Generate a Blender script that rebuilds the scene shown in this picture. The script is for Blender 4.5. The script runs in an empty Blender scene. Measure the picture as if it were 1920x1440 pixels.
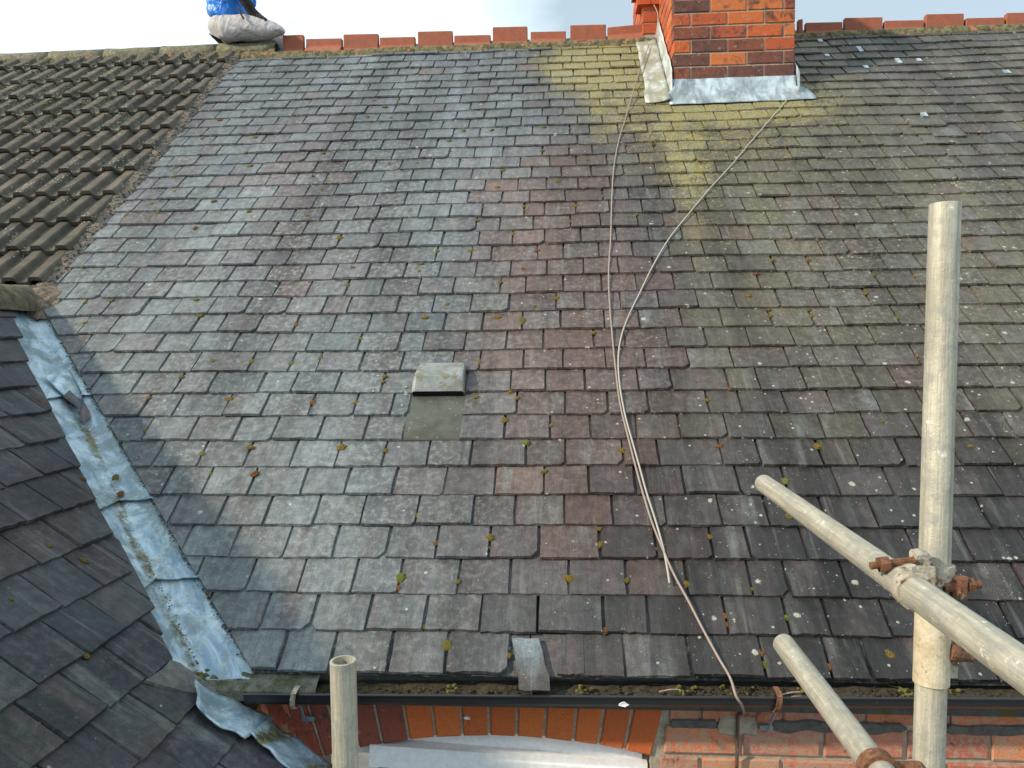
import bpy, bmesh, math, random
from mathutils import Vector, Matrix, noise
R = random.Random(7)
rad = math.radians
S = bpy.context.scene
C = S.collection
# ------------------------------------------------------------------ camera
ZC = 6.0                                   # camera height above the ground
YAW, PIT, ROL, FPX = rad(3.8716), rad(3.2300), rad(-0.6953), 1480.0
_fw = Vector((-math.sin(YAW)*math.cos(PIT), math.cos(YAW)*math.cos(PIT), -math.sin(PIT)))
_r0 = Vector((math.cos(YAW), math.sin(YAW), 0)); _u0 = _r0.cross(_fw)
CR = _r0*math.cos(ROL)+_u0*math.sin(ROL); CU = -_r0*math.sin(ROL)+_u0*math.cos(ROL)
cam = bpy.data.cameras.new('camera'); co = bpy.data.objects.new('camera', cam); C.objects.link(co)
M = Matrix((CR, CU, -_fw)).transposed().to_4x4(); M.translation = (0, 0, ZC); co.matrix_world = M
cam.sensor_width = 36; cam.lens = FPX/1920*36; cam.clip_start = .02; cam.clip_end = 3000
S.camera = co
# ------------------------------------------------------------------ light
SUN_EL, SUN_AZ = rad(30), rad(26)          # sun to the left, a little behind the camera
sd = Vector((math.cos(SUN_EL)*math.cos(SUN_AZ), math.cos(SUN_EL)*math.sin(SUN_AZ), -math.sin(SUN_EL)))
sl = bpy.data.lights.new('sun', 'SUN'); so = bpy.data.objects.new('sun', sl); C.objects.link(so)
sl.energy = 4.7; sl.angle = rad(2.2); sl.color = (1, .86, .66)
so.rotation_euler = sd.to_track_quat('-Z', 'Y').to_euler()
W = bpy.data.worlds.new('World'); S.world = W; W.use_nodes = True
wn, wl = W.node_tree.nodes, W.node_tree.links
wn.clear()
out = wn.new('ShaderNodeOutputWorld'); bg = wn.new('ShaderNodeBackground'); sky = wn.new('ShaderNodeTexSky')
sky.sky_type = 'NISHITA'; sky.sun_disc = False; sky.sun_elevation = SUN_EL
sky.sun_rotation = math.atan2(-sd.x, -sd.y)
sky.air_density = 1.0; sky.dust_density = 1.5
tc = wn.new('ShaderNodeTexCoord'); mp = wn.new('ShaderNodeMapping'); mp.inputs['Scale'].default_value = (1, 1, 2.2)
mp.inputs['Location'].default_value = (3.02, 0.55, 0.0)
nz = wn.new('ShaderNodeTexNoise'); nz.inputs['Scale'].default_value = 1.9; nz.inputs['Detail'].default_value = 7
rp = wn.new('ShaderNodeValToRGB'); rp.color_ramp.elements[0].position = .42; rp.color_ramp.elements[1].position = .56
rp.color_ramp.elements[0].color = (.46, .46, .46, 1)
mx = wn.new('ShaderNodeMix'); mx.data_type = 'RGBA'; mx.inputs[7].default_value = (9.8, 11.8, 12.6, 1)
wl.new(tc.outputs['Generated'], mp.inputs[0]); wl.new(mp.outputs[0], nz.inputs['Vector']); vd = wn.new('ShaderNodeVectorMath'); vd.operation = 'DOT_PRODUCT'; wl.new(tc.outputs['Generated'], vd.inputs[0])
vd.inputs[1].default_value = tuple((CR*.42+CU*.50+_fw).normalized())     # a blue gap between the clouds
gr_ = wn.new('ShaderNodeMapRange'); gr_.interpolation_type = 'SMOOTHSTEP'; wl.new(vd.outputs['Value'], gr_.inputs[0])
gr_.inputs[1].default_value = .915; gr_.inputs[2].default_value = .99; gr_.inputs[3].default_value = .09; gr_.inputs[4].default_value = -.10
ad_ = wn.new('ShaderNodeMath'); wl.new(nz.outputs[0], ad_.inputs[0]); wl.new(gr_.outputs[0], ad_.inputs[1]); wl.new(ad_.outputs[0], rp.inputs[0])
wl.new(rp.outputs[0], mx.inputs[0]); wl.new(sky.outputs[0], mx.inputs[6]); wl.new(mx.outputs[2], bg.inputs[0])
bg.inputs[1].default_value = .092; wl.new(bg.outputs[0], out.inputs[0])
S.view_settings.view_transform = 'Standard'; S.view_settings.look = 'None'; S.view_settings.exposure = 0.2; S.view_settings.gamma = 1
S.view_settings.use_curve_mapping = False
S.cycles.max_bounces = 6
# ------------------------------------------------------------------ frames of reference
AL = rad(39.1007); YE, ZE = 2.13725, -0.9432        # main slope: angle and eaves (camera relative)
CA, SA = math.cos(AL), math.sin(AL)
TP = .79; BE = math.atan(TP); CB, SB = math.cos(BE), math.sin(BE)
XW0, ZW0 = -2.436, .151                             # wing slope datum line
def ray(x, y): return CR*((x-960)/FPX)+CU*((720-y)/FPX)+_fw
def atY(x, y, Y): d = ray(x, y); return d*(Y/d.y)
def atD(x, y, D): return ray(x, y)*D
def main(X, s, h=0.0): return Vector((X, YE+s*CA-h*SA, ZE+s*SA+h*CA))
def mainpx(x, y):
    d = ray(x, y); n = Vector((0, -SA, CA)); p = d*((Vector((0, YE, ZE)).dot(n))/d.dot(n))
    return p.x, (p.y-YE)*CA+(p.z-ZE)*SA
def wing(Y, t, h=0.0): return Vector((XW0+t*CB+h*SB, Y, ZW0-t*SB+h*CB))
def wingpx(x, y):
    d = ray(x, y); n = Vector((SB, 0, CB)); c = Vector((XW0, 0, ZW0)); p = d*(c.dot(n)/d.dot(n))
    return p.y, (p.x-XW0)*CB-(p.z-ZW0)*SB
# ------------------------------------------------------------------ mesh helpers
class MB:
    def __init__(s): s.v, s.f, s.uv, s.t, s.a, s.m = [], [], [], [], [], []
    def add(s, vs, fs, uv=None, tint=(1, 1, 1, 0), aux=(.5, .5, .5, 0), m=0):
        b = len(s.v); s.v += [Vector(v) for v in vs]; s.f += [tuple(i+b for i in f) for f in fs]
        s.uv += list(uv) if uv else [(v[0], v[1]) for v in vs]
        s.t += list(tint) if isinstance(tint, list) else [tint]*len(vs)
        s.a += list(aux) if isinstance(aux, list) else [aux]*len(vs); s.m += [m]*len(fs)
    def mesh(s, name, mat, smooth=False, org=None):
        me = bpy.data.meshes.new(name)
        o = org or Vector((0, 0, 0))
        me.from_pydata([tuple(v-o) for v in s.v], [], s.f)
        ul = me.uv_layers.new(name='slope'); vi = [0]*len(me.loops); me.loops.foreach_get('vertex_index', vi)
        ul.data.foreach_set('uv', [c for i in vi for c in s.uv[i]])
        for nm, d in (('tint', s.t), ('aux', s.a)):
            at = me.attributes.new(nm, 'FLOAT_COLOR', 'POINT'); at.data.foreach_set('color', [c for q in d for c in q])
        for q in (mat if isinstance(mat, (list, tuple)) else [mat]): me.materials.append(q)
        if any(s.m): me.polygons.foreach_set('material_index', s.m)
        if smooth: me.polygons.foreach_set('use_smooth', [True]*len(me.polygons))
        me.update(); return me
    def build(s, name, mat, parent=None, smooth=False, **kw):
        n = len(s.v); cx = Vector((0, 0, 0))
        lo = Vector([min(v[i] for v in s.v) for i in range(3)]); hi = Vector([max(v[i] for v in s.v) for i in range(3)])
        org = (lo+hi)/2
        if not parent: org.z = lo.z
        return link(name, s.mesh(name, mat, smooth, org), org, parent, **kw)
def link(name, me, org, parent=None, **kw):
    o = bpy.data.objects.new(name, me); C.objects.link(o); o.location = Vector(org)+Vector((0, 0, ZC))
    if parent: o.parent = parent; o.matrix_parent_inverse = Matrix.Translation(-parent.location)
    for k, v in kw.items(): o[k] = v
    return o
def thing(name, loc, label, category, group=None):
    o = bpy.data.objects.new(name, None); C.objects.link(o); o.location = Vector(loc)+Vector((0, 0, ZC)); o.empty_display_size = .1
    o['label'] = label; o['category'] = category
    if group: o['group'] = group
    return o
def tag(o, label, category, group=None):
    o['label'] = label; o['category'] = category
    if group: o['group'] = group
    return o
def box(mb, fr, a, b, **kw):                 # axis box in frame fr(u,v,w)
    P = [fr(x, y, z) for z in (a[2], b[2]) for y in (a[1], b[1]) for x in (a[0], b[0])]
    uv = [(x, y) for z in (0, 1) for y in (a[1], b[1]) for x in (a[0], b[0])]
    mb.add(P, [(0, 2, 3, 1), (4, 5, 7, 6), (0, 1, 5, 4), (2, 6, 7, 3), (0, 4, 6, 2), (1, 3, 7, 5)], uv=uv, **kw)
XYZ = lambda x, y, z: Vector((x, y, z))
def catmull(pts, n):
    P = [pts[0]*2-pts[1]]+list(pts)+[pts[-1]*2-pts[-2]]; o = []
    for i in range(1, len(P)-2):
        for k in range(n):
            t = k/n; a, b, c, d = P[i-1:i+3]
            o.append(.5*((2*b)+(c-a)*t+(2*a-5*b+4*c-d)*t*t+(3*b-a-3*c+d)*t**3))
    return o+[P[-2]]
def tube(mb, pts, r, n=8, caps=True, inner=None, **kw):
    up = Vector((0.13, .31, .94)); rings = []; L = 0
    vs, uv = [], []
    for i, p in enumerate(pts):
        d = (pts[min(i+1, len(pts)-1)]-pts[max(i-1, 0)]).normalized()
        x = d.cross(up).normalized(); y = x.cross(d); rr = r[i] if isinstance(r, (list, tuple)) else r
        if i: L += (p-pts[i-1]).length
        for k in range(n):
            a = 2*math.pi*k/n; vs.append(p+x*math.cos(a)*rr+y*math.sin(a)*rr); uv.append((k/n*6.28*rr, L))
    fs = [(i*n+k, i*n+(k+1) % n, (i+1)*n+(k+1) % n, (i+1)*n+k) for i in range(len(pts)-1) for k in range(n)]
    if caps:
        fs += [tuple(range(n-1, -1, -1)), tuple(range((len(pts)-1)*n, len(pts)*n))]
    mb.add(vs, fs, uv=uv, **kw)
def pipe(mb, a, b, ro, ri, n=28, seg=2):      # open ended tube with wall thickness
    d = (b-a).normalized(); x = d.cross(Vector((.2, .3, .9))).normalized(); y = x.cross(d); L = (b-a).length
    pro = [(ro-.0008, 0), (ro, .001)]+[(ro, L*i/seg) for i in range(1, seg)]+[(ro, L-.001), (ro-.0008, L), (ri, L), (ri, L*.5), (ri, 0)]
    vs, uv = [], []
    for q, h in pro:
        for k in range(n):
            an = 2*math.pi*k/n; vs.append(a+d*h+x*math.cos(an)*q+y*math.sin(an)*q); uv.append((k/n*.15, h))
    m = len(pro)
    mb.add(vs, [(i*n+k, i*n+(k+1) % n, ((i+1) % m)*n+(k+1) % n, ((i+1) % m)*n+k) for i in range(m) for k in range(n)], uv=uv)
def clip(poly, planes):                       # polygon of (u,v), half planes a*u+b*v>=c
    for a, b, c in planes:
        o = []
        for i, p in enumerate(poly):
            q = poly[i-1]; dp, dq = a*p[0]+b*p[1]-c, a*q[0]+b*q[1]-c
            if (dp >= 0) != (dq >= 0):
                t = dq/(dq-dp); o.append((q[0]+(p[0]-q[0])*t, q[1]+(p[1]-q[1])*t))
            if dp >= 0: o.append(p)
        poly = o
        if len(poly) < 3: return []
    return poly
def lerp(a, b, t): return a+(b-a)*t
def mix3(a, b, t): return tuple(lerp(x, y, t) for x, y in zip(a, b))
def sm(e0, e1, x): t = max(0, min(1, (x-e0)/(e1-e0))); return t*t*(3-2*t)
def nse(x, y, z=0.): return noise.noise(Vector((x, y, z)))
# ------------------------------------------------------------------ materials
class NT:
    def __init__(s, name, rough=.7, spec=.5, metal=0):
        s.m = bpy.data.materials.new(name); s.m.use_nodes = True; s.n = s.m.node_tree.nodes; s.l = s.m.node_tree.links
        s.b = s.n['Principled BSDF']; s.b.inputs['Roughness'].default_value = rough; s.b.inputs['Specular IOR Level'].default_value = spec
        s.b.inputs['Metallic'].default_value = metal
        s.pos = s.n.new('ShaderNodeNewGeometry').outputs['Position']
    def put(s, i, v):
        if hasattr(v, 'node'): s.l.new(v, i)
        elif isinstance(v, tuple): i.default_value = v if len(v) == len(i.default_value) else tuple(v)+(1,)
        else: i.default_value = v
    def uv(s): n = s.n.new('ShaderNodeUVMap'); n.uv_map = 'slope'; return n.outputs[0]
    def attr(s, nm): n = s.n.new('ShaderNodeAttribute'); n.attribute_name = nm; return n
    def sep(s, c): n = s.n.new('ShaderNodeSeparateColor'); s.l.new(c, n.inputs[0]); return n.outputs
    def map(s, v, sc=(1, 1, 1), rot=(0, 0, 0), loc=(0, 0, 0)):
        n = s.n.new('ShaderNodeMapping'); s.put(n.inputs[0], v)
        n.inputs['Scale'].default_value = sc; n.inputs['Rotation'].default_value = rot; n.inputs['Location'].default_value = loc; return n.outputs[0]
    def noise(s, v, sc, det=4, ro=.55, dist=0):
        n = s.n.new('ShaderNodeTexNoise'); s.put(n.inputs['Vector'], v); n.inputs['Scale'].default_value = sc
        n.inputs['Detail'].default_value = det; n.inputs['Roughness'].default_value = ro; n.inputs['Distortion'].default_value = dist; return n.outputs[0]
    def vor(s, v, sc, feat='F1', out=0, rnd=1):
        n = s.n.new('ShaderNodeTexVoronoi'); s.put(n.inputs['Vector'], v); n.inputs['Scale'].default_value = sc; n.feature = feat
        n.inputs['Randomness'].default_value = rnd; return n.outputs[out]
    def math(s, op, a, b=0.0, c=None):
        n = s.n.new('ShaderNodeMath'); n.operation = op; s.put(n.inputs[0], a); s.put(n.inputs[1], b)
        if c is not None: s.put(n.inputs[2], c)
        return n.outputs[0]
    def step(s, v, e0, e1, o0=0., o1=1.):
        n = s.n.new('ShaderNodeMapRange'); n.interpolation_type = 'SMOOTHSTEP'; s.put(n.inputs[0], v)
        for i, q in enumerate((e0, e1, o0, o1)): s.put(n.inputs[i+1], q)
        return n.outputs[0]
    def mix(s, f, a, b, mode='MIX'):
        n = s.n.new('ShaderNodeMix'); n.data_type = 'RGBA'; n.blend_type = mode; s.put(n.inputs[0], f); s.put(n.inputs[6], a); s.put(n.inputs[7], b); return n.outputs[2]
    def bump(s, h, st=.5, d=.01):
        n = s.n.new('ShaderNodeBump'); n.inputs['Strength'].default_value = st; n.inputs['Distance'].default_value = d; s.put(n.inputs['Height'], h)
        s.l.new(n.outputs[0], s.b.inputs['Normal'])
    def done(s, col, rough=None):
        s.put(s.b.inputs['Base Color'], col)
        if rough is not None: s.put(s.b.inputs['Roughness'], rough)
        return s.m
def grey(v): return (v, v, v, 1)
def m_slate():
    t = NT('slate', .62, .32); tn = t.attr('tint'); ax = t.sep(t.attr('aux').outputs['Color']); uv = t.uv()
    col = tn.outputs['Color']; crust = tn.outputs['Alpha']
    st = t.noise(t.map(uv, (75, 9, 1)), 1.0, 6, .72, .8)               # riven streaks down the slate
    fine = t.noise(t.map(uv, (1, .6, 1)), 330, 4, .8)
    mid = t.noise(uv, 24, 6, .72, .4)
    # broad weathering bands that run down the slope across many slates
    rot = t.map(t.pos, (1, 1, 1), rot=(-AL, 0, 0)); B1 = t.noise(t.map(rot, (3.6, .34, .34)), 1.0, 5, .6, .3); B2 = t.noise(t.map(rot, (5.2, .5, .5), loc=(7, 3, 1)), 1.0, 5, .6, .3)
    col = t.mix(1., col, t.math('MULTIPLY_ADD', t.step(B1, .32, .68), .75, .62), 'MULTIPLY')
    col = t.mix(t.math('MULTIPLY', t.step(B2, .54, .70), .32), col, (.092, .068, .062))
    # colour bands within a slate
    bd = t.step(t.noise(t.map(uv, (11, .9, 1), loc=(3, 1, 0)), 1.0, 4, .6, .5), .48, .66)
    c = t.mix(t.math('MULTIPLY', bd, t.math('MULTIPLY_ADD', ax[2], .6, .1)), col, (.098, .072, .076))
    b2 = t.step(t.noise(t.map(uv, (9, 1.3, 1), loc=(13, 4, 0)), 1.0, 4, .6, .5), .52, .7)
    c = t.mix(t.math('MULTIPLY', b2, t.math('MULTIPLY_ADD', ax[1], .6, .1)), c, (.145, .158, .155))
    br = t.math('MULTIPLY_ADD', t.step(st, .22, .78), .42, .74)
    br = t.math('MULTIPLY', br, t.math('MULTIPLY_ADD', t.step(fine, .25, .75), .9, .55))
    br = t.math('MULTIPLY', br, t.math('MULTIPLY_ADD', t.step(mid, .25, .75), .7, .66))
    c = t.mix(1., c, br, 'MULTIPLY')
    # thin grey lichen film broken by the grain
    pat = t.step(t.math('ADD', t.noise(uv, 48, 7, .8), t.math('MULTIPLY', mid, .35)), .66, .82)
    film = t.attr('aux').outputs['Alpha']
    c = t.mix(t.math('MULTIPLY', t.math('MULTIPLY', pat, film), t.math('MULTIPLY_ADD', ax[1], .5, .2)), c, (.235, .25, .245))
    dk = t.step(t.math('ADD', t.noise(uv, 62, 6, .78), t.math('MULTIPLY', st, .3)), .56, .46)
    c = t.mix(t.math('MULTIPLY', dk, .35), c, (.035, .035, .036))
    # pale run-off streaks
    wash = t.step(t.noise(t.map(uv, (24, 1.4, 1)), 1.0, 4, .6), .60, .74)
    c = t.mix(t.math('MULTIPLY', wash, .35), c, (.20, .215, .215))
    # yellow grey lichen crust
    cn = t.noise(t.pos, 85, 6, .78); cl = t.noise(t.pos, 11, 4, .65)
    th = t.math('SUBTRACT', 1.08, t.math('ADD', t.math('MULTIPLY', crust, .50), t.math('MULTIPLY', cl, .42)))
    cm = t.step(t.math('SUBTRACT', cn, th), -.22, -.08)
    cc = t.mix(t.step(t.noise(t.pos, 17, 5, .7), .40, .60), (.25, .235, .135), (.30, .245, .055))
    cc = t.mix(t.step(t.noise(t.pos, 190, 3, .8), .50, .68), cc, (.46, .45, .34))
    cc = t.mix(t.step(t.noise(t.pos, 105, 5, .85), .52, .42), cc, (.075, .072, .045))
    c = t.mix(t.math('MULTIPLY', t.math('MULTIPLY', cm, .9), t.step(crust, .02, .25)), c, cc)
    # white lichen rosettes of three sizes
    for sc, r0, pr in ((21, .27, .30), (48, .31, .42), (140, .30, .36)):
        v = t.n.new('ShaderNodeTexVoronoi'); v.inputs['Scale'].default_value = sc; t.l.new(t.pos, v.inputs['Vector'])
        d = t.math('ADD', v.outputs[0], t.math('MULTIPLY', t.noise(t.pos, sc*4, 4, .8), .46))
        rs = t.sep(v.outputs[1])
        on = t.step(t.math('ADD', rs[0], t.math('MULTIPLY', t.math('MULTIPLY', ax[0], t.step(t.noise(t.pos, 4.5, 4, .65), .36, .62, .25, 1.35)), pr)), .99, 1.0)
        big = t.math('MULTIPLY', rs[1], r0)
        sp = t.math('MULTIPLY', on, t.step(t.math('SUBTRACT', d, big), .22, .13))
        c = t.mix(t.math('MULTIPLY', sp, t.step(t.noise(t.pos, 420, 3, .8), .38, .60, .30, .85)), c, (.50, .50, .45))
    t.bump(t.math('ADD', t.math('ADD', t.math('MULTIPLY', st, .6), t.math('MULTIPLY', fine, .4)), t.math('ADD', t.math('MULTIPLY', mid, 1.1), t.math('MULTIPLY', cm, .4))), .8, .006)
    return t.done(c, t.step(mid, .3, .7, .40, .72))
def m_tile():
    t = NT('concrete_tile', .85, .3); ax = t.sep(t.attr('aux').outputs['Color']); tn = t.attr('tint')
    g = t.noise(t.pos, 220, 3, .7); m1 = t.noise(t.pos, 9, 5, .65)
    c = t.mix(t.step(m1, .35, .7), (.064, .058, .049), (.125, .106, .082))
    c = t.mix(1., c, tn.outputs['Color'], 'MULTIPLY')
    c = t.mix(1., c, t.math('MULTIPLY_ADD', g, 1.1, .45), 'MULTIPLY')
    gr = t.noise(t.pos, 48, 7, .8)
    c = t.mix(t.step(t.math('ADD', gr, t.math('MULTIPLY', ax[0], .15)), .63, .73), c, (.24, .235, .18))
    c = t.mix(t.step(t.math('ADD', t.noise(t.pos, 17, 5, .7), t.math('MULTIPLY', ax[1], .12)), .69, .76), c, (.24, .20, .06))
    v = t.vor(t.pos, 55); w = t.noise(t.pos, 5, 2)
    c = t.mix(t.math('MULTIPLY', t.step(v, .24, .16), t.step(w, .52, .6)), c, (.5, .49, .42))
    t.bump(t.math('ADD', g, t.math('MULTIPLY', gr, 1.6)), .6, .006)
    return t.done(c)
def m_brick(name, speck=.0):
    t = NT(name, .85, .25); tn = t.attr('tint'); ax = t.sep(t.attr('aux').outputs['Color'])
    p = t.pos; n1 = t.noise(p, 16, 5, .7, .6); g = t.noise(p, 190, 4, .75); n2 = t.noise(p, 45, 4, .7)
    c = t.mix(t.math('MULTIPLY', t.step(t.math('ADD', n1, t.math('MULTIPLY', ax[0], .45)), .62, .80), .85), tn.outputs['Color'], (.065, .04, .036))
    c = t.mix(1., c, t.math('MULTIPLY_ADD', g, .9, .55), 'MULTIPLY')
    c = t.mix(t.math('MULTIPLY', t.step(t.math('ADD', n2, t.math('MULTIPLY', ax[1], .25)), .63, .76), .6), c, (.36, .29, .22))
    c = t.mix(t.math('MULTIPLY', t.step(t.noise(p, 70, 3, .7), .66, .72), .8), c, (.05, .042, .04))
    c = t.mix(t.math('MULTIPLY', t.step(t.noise(p, 12, 4, .7), .5, .7), ax[2]), c, (.035, .045, .022))
    t.bump(t.math('ADD', g, t.math('MULTIPLY', n2, 1.4)), .55, .005)
    return t.done(c)
def m_simple(name, a, b, sc=20, rough=.8, bs=.4, gsc=200, spec=.4, metal=0, bd=.005, sp=None):
    t = NT(name, rough, spec, metal); n = t.noise(t.pos, sc, 6, .68); g = t.noise(t.pos, gsc, 3, .7)
    c = t.mix(t.step(n, .34, .66), a, b); c = t.mix(1., c, t.math('MULTIPLY_ADD', g, .7, .65), 'MULTIPLY')
    if sp: c = t.mix(t.step(t.noise(t.pos, sp[1], 4, .7), sp[2], sp[2]+.06), c, sp[0])
    t.bump(t.math('ADD', n, t.math('MULTIPLY', g, .5)), bs, bd); return t.done(c)
def m_lead(name, base, warm, blotch=.8):
    t = NT(name, .42, .5, .3); uv = t.uv(); n = t.noise(t.map(uv, (1, .35, 1)), 13, 6, .7, .6); n2 = t.noise(t.pos, 32, 6, .75); n3 = t.noise(t.pos, 7, 5, .7, .5); tn = t.attr('tint')
    c = t.mix(t.step(n, .36, .64), mix3(base, (0, 0, 0), .22), mix3(base, (.70, .82, .90), .65))
    c = t.mix(t.math('MULTIPLY', t.step(n3, .45, .6), blotch), c, mix3(base, (.17, .19, .16), .6))
    c = t.mix(t.math('MULTIPLY', t.step(n2, .48, .68), .6), c, warm)
    # algae and silt laid down along the flow line (strength stored per vertex)
    a = t.math('ADD', tn.outputs['Alpha'], t.math('MULTIPLY_ADD', t.noise(t.pos, 34, 7, .8), 1.7, -.85))
    c = t.mix(t.step(a, .40, .85), c, t.mix(t.step(t.noise(t.pos, 55, 5, .8), .4, .6), (.06, .056, .035), (.17, .16, .065)))
    v = t.vor(t.pos, 95); w = t.noise(t.pos, 9, 3)
    c = t.mix(t.math('MULTIPLY', t.step(v, .2, .12), t.step(w, .5, .58)), c, (.035, .035, .03))
    t.bump(t.math('ADD', n, t.math('MULTIPLY', n2, .6)), .5, .008); return t.done(c, t.step(n2, .3, .7, .32, .6))
def m_galv():
    t = NT('galvanised_steel', .5, .45, .2); uv = t.uv(); n = t.noise(t.map(uv, (90, 4.0, 1)), 1., 7, .78, .3); n2 = t.noise(t.pos, 30, 7, .78); g = t.noise(t.pos, 240, 4, .8)
    c = t.mix(t.step(n, .3, .7), (.27, .25, .195), (.52, .495, .41)); c = t.mix(t.math('MULTIPLY', t.step(n2, .45, .62), .6), c, (.24, .245, .235))
    c = t.mix(t.step(t.math('ADD', t.noise(t.pos, 42, 7, .82), t.math('MULTIPLY', n, .2)), .70, .76), c, (.74, .72, .66))
    c = t.mix(t.math('MULTIPLY', t.step(t.noise(t.map(uv, (120, 16, 1)), 1., 5, .8), .66, .72), .8), c, (.13, .115, .095))
    c = t.mix(t.math('MULTIPLY', t.step(t.noise(t.pos, 14, 6, .8), .60, .70), .5), c, (.30, .20, .12))
    c = t.mix(1., c, t.math('MULTIPLY_ADD', g, .5, .75), 'MULTIPLY')
    t.bump(t.math('ADD', t.math('ADD', n, n2), t.math('MULTIPLY', g, .5)), .5, .003); return t.done(c, t.step(n2, .3, .7, .38, .65))
def m_moss():
    t = NT('moss', .95, .1); oi = t.n.new('ShaderNodeObjectInfo'); r = oi.outputs['Random']; g = t.noise(t.pos, 300, 3, .7)
    c = t.mix(t.step(r, .1, .9), (.115, .105, .024), (.165, .105, .026)); c = t.mix(t.step(r, .86, .9), c, (.15, .068, .028)); c = t.mix(t.step(r, .2, .05), c, (.12, .14, .03))
    c = t.mix(1., c, t.math('MULTIPLY_ADD', g, 1.6, .2), 'MULTIPLY'); t.bump(g, 1., .006); return t.done(c)
def m_flat(name, col, rough=.6, spec=.4, metal=0):
    t = NT(name, rough, spec, metal); n = t.noise(t.pos, 60, 4, .7); c = t.mix(1., col, t.math('MULTIPLY_ADD', n, .5, .75), 'MULTIPLY'); t.bump(n, .15, .003); return t.done(c)
SLATE = m_slate(); TILE = m_tile(); BRICK = m_brick('brick'); GALV = m_galv(); MOSS = m_moss()
LEAD = m_lead('lead', (.20, .32, .44), (.46, .48, .42), 1.); LEADN = m_lead('new_lead', (.235, .29, .345), (.36, .40, .43), .5); LEADL = m_lead('lichened_lead', (.36, .35, .26), (.42, .37, .10))
MORT = m_simple('mortar', (.27, .23, .18), (.38, .33, .26), 40, .95, .7); DMORT = m_simple('dark_mortar', (.07, .068, .065), (.12, .115, .105), 40, .95, .7)
RMORT = m_simple('weathered_mortar', (.17, .135, .11), (.30, .255, .21), 55, .95, 1., 160, bd=.014, sp=((.035, .03, .025), 55, .50))
BMORT = m_simple('ridge_bedding', (.055, .052, .03), (.21, .19, .095), 26, .95, 1., 120, bd=.016, sp=((.36, .16, .10), 16, .57))
RIDGE = m_simple('red_ridge_tile', (.32, .095, .052), (.235, .085, .055), 18, .85, .4, sp=((.11, .10, .05), 30, .60))
CRIDGE = m_simple('concrete_ridge', (.095, .088, .06), (.175, .165, .115), 36, .9, .9, 170, bd=.01, sp=((.30, .29, .21), 60, .58))
DECK = m_simple('roofing_felt', (.03, .03, .032), (.055, .05, .048), 20, .9)
PLAST = m_flat('black_plastic', (.012, .013, .016), .32, .5); FASC = m_simple('fascia_board', (.055, .06, .058), (.10, .10, .09), 28, .85, .5, sp=((.07, .08, .02), 14, .55))
UPVC = m_flat('white_upvc', (.72, .73, .75), .35, .5); GLASS = m_flat('dark_glass', (.02, .022, .026), .05, .6)
RUST = m_simple('rust', (.10, .042, .022), (.21, .095, .05), 75, .85, .8, 240, sp=((.30, .25, .19), 50, .60)); CLAMP = m_simple('galvanised_clamp', (.27, .235, .185), (.46, .42, .35), 40, .6, .6, 200, metal=.2, sp=((.17, .085, .045), 34, .54))
CABLE = m_flat('cable_sheath', (.27, .21, .185), .5); CABLEW = m_flat('pale_cable_sheath', (.36, .335, .29), .5); BCABLE = m_flat('brown_cable_sheath', (.10, .055, .045), .5)
VENTM = m_simple('weathered_vent', (.15, .165, .165), (.235, .255, .26), 14, .4, .3, sp=((.15, .145, .11), 24, .50)); VENTB = m_simple('algae_stained_vent', (.045, .048, .038), (.082, .086, .074), 10, .55, .3, sp=((.25, .26, .24), 60, .63)); DEBR = m_simple('leaf_mould', (.022, .019, .013), (.055, .042, .024), 60, .95, .8)
TWIG = m_flat('dry_twig', (.30, .22, .15), .9); GROUND = m_simple('paving', (.12, .12, .11), (.2, .2, .19), 2, .9)
WHITE = m_flat('white_flake', (.75, .75, .74), .6); STEEL = m_flat('zinc_rod', (.22, .27, .31), .5, .5, .4)
# ------------------------------------------------------------------ ground
gb = MB(); gb.add([(-900, -900, -ZC), (900, -900, -ZC), (900, 900, -ZC), (-900, 900, -ZC)], [(0, 1, 2, 3)]); g = gb.build('ground', GROUND); g['kind'] = 'structure'
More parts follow.
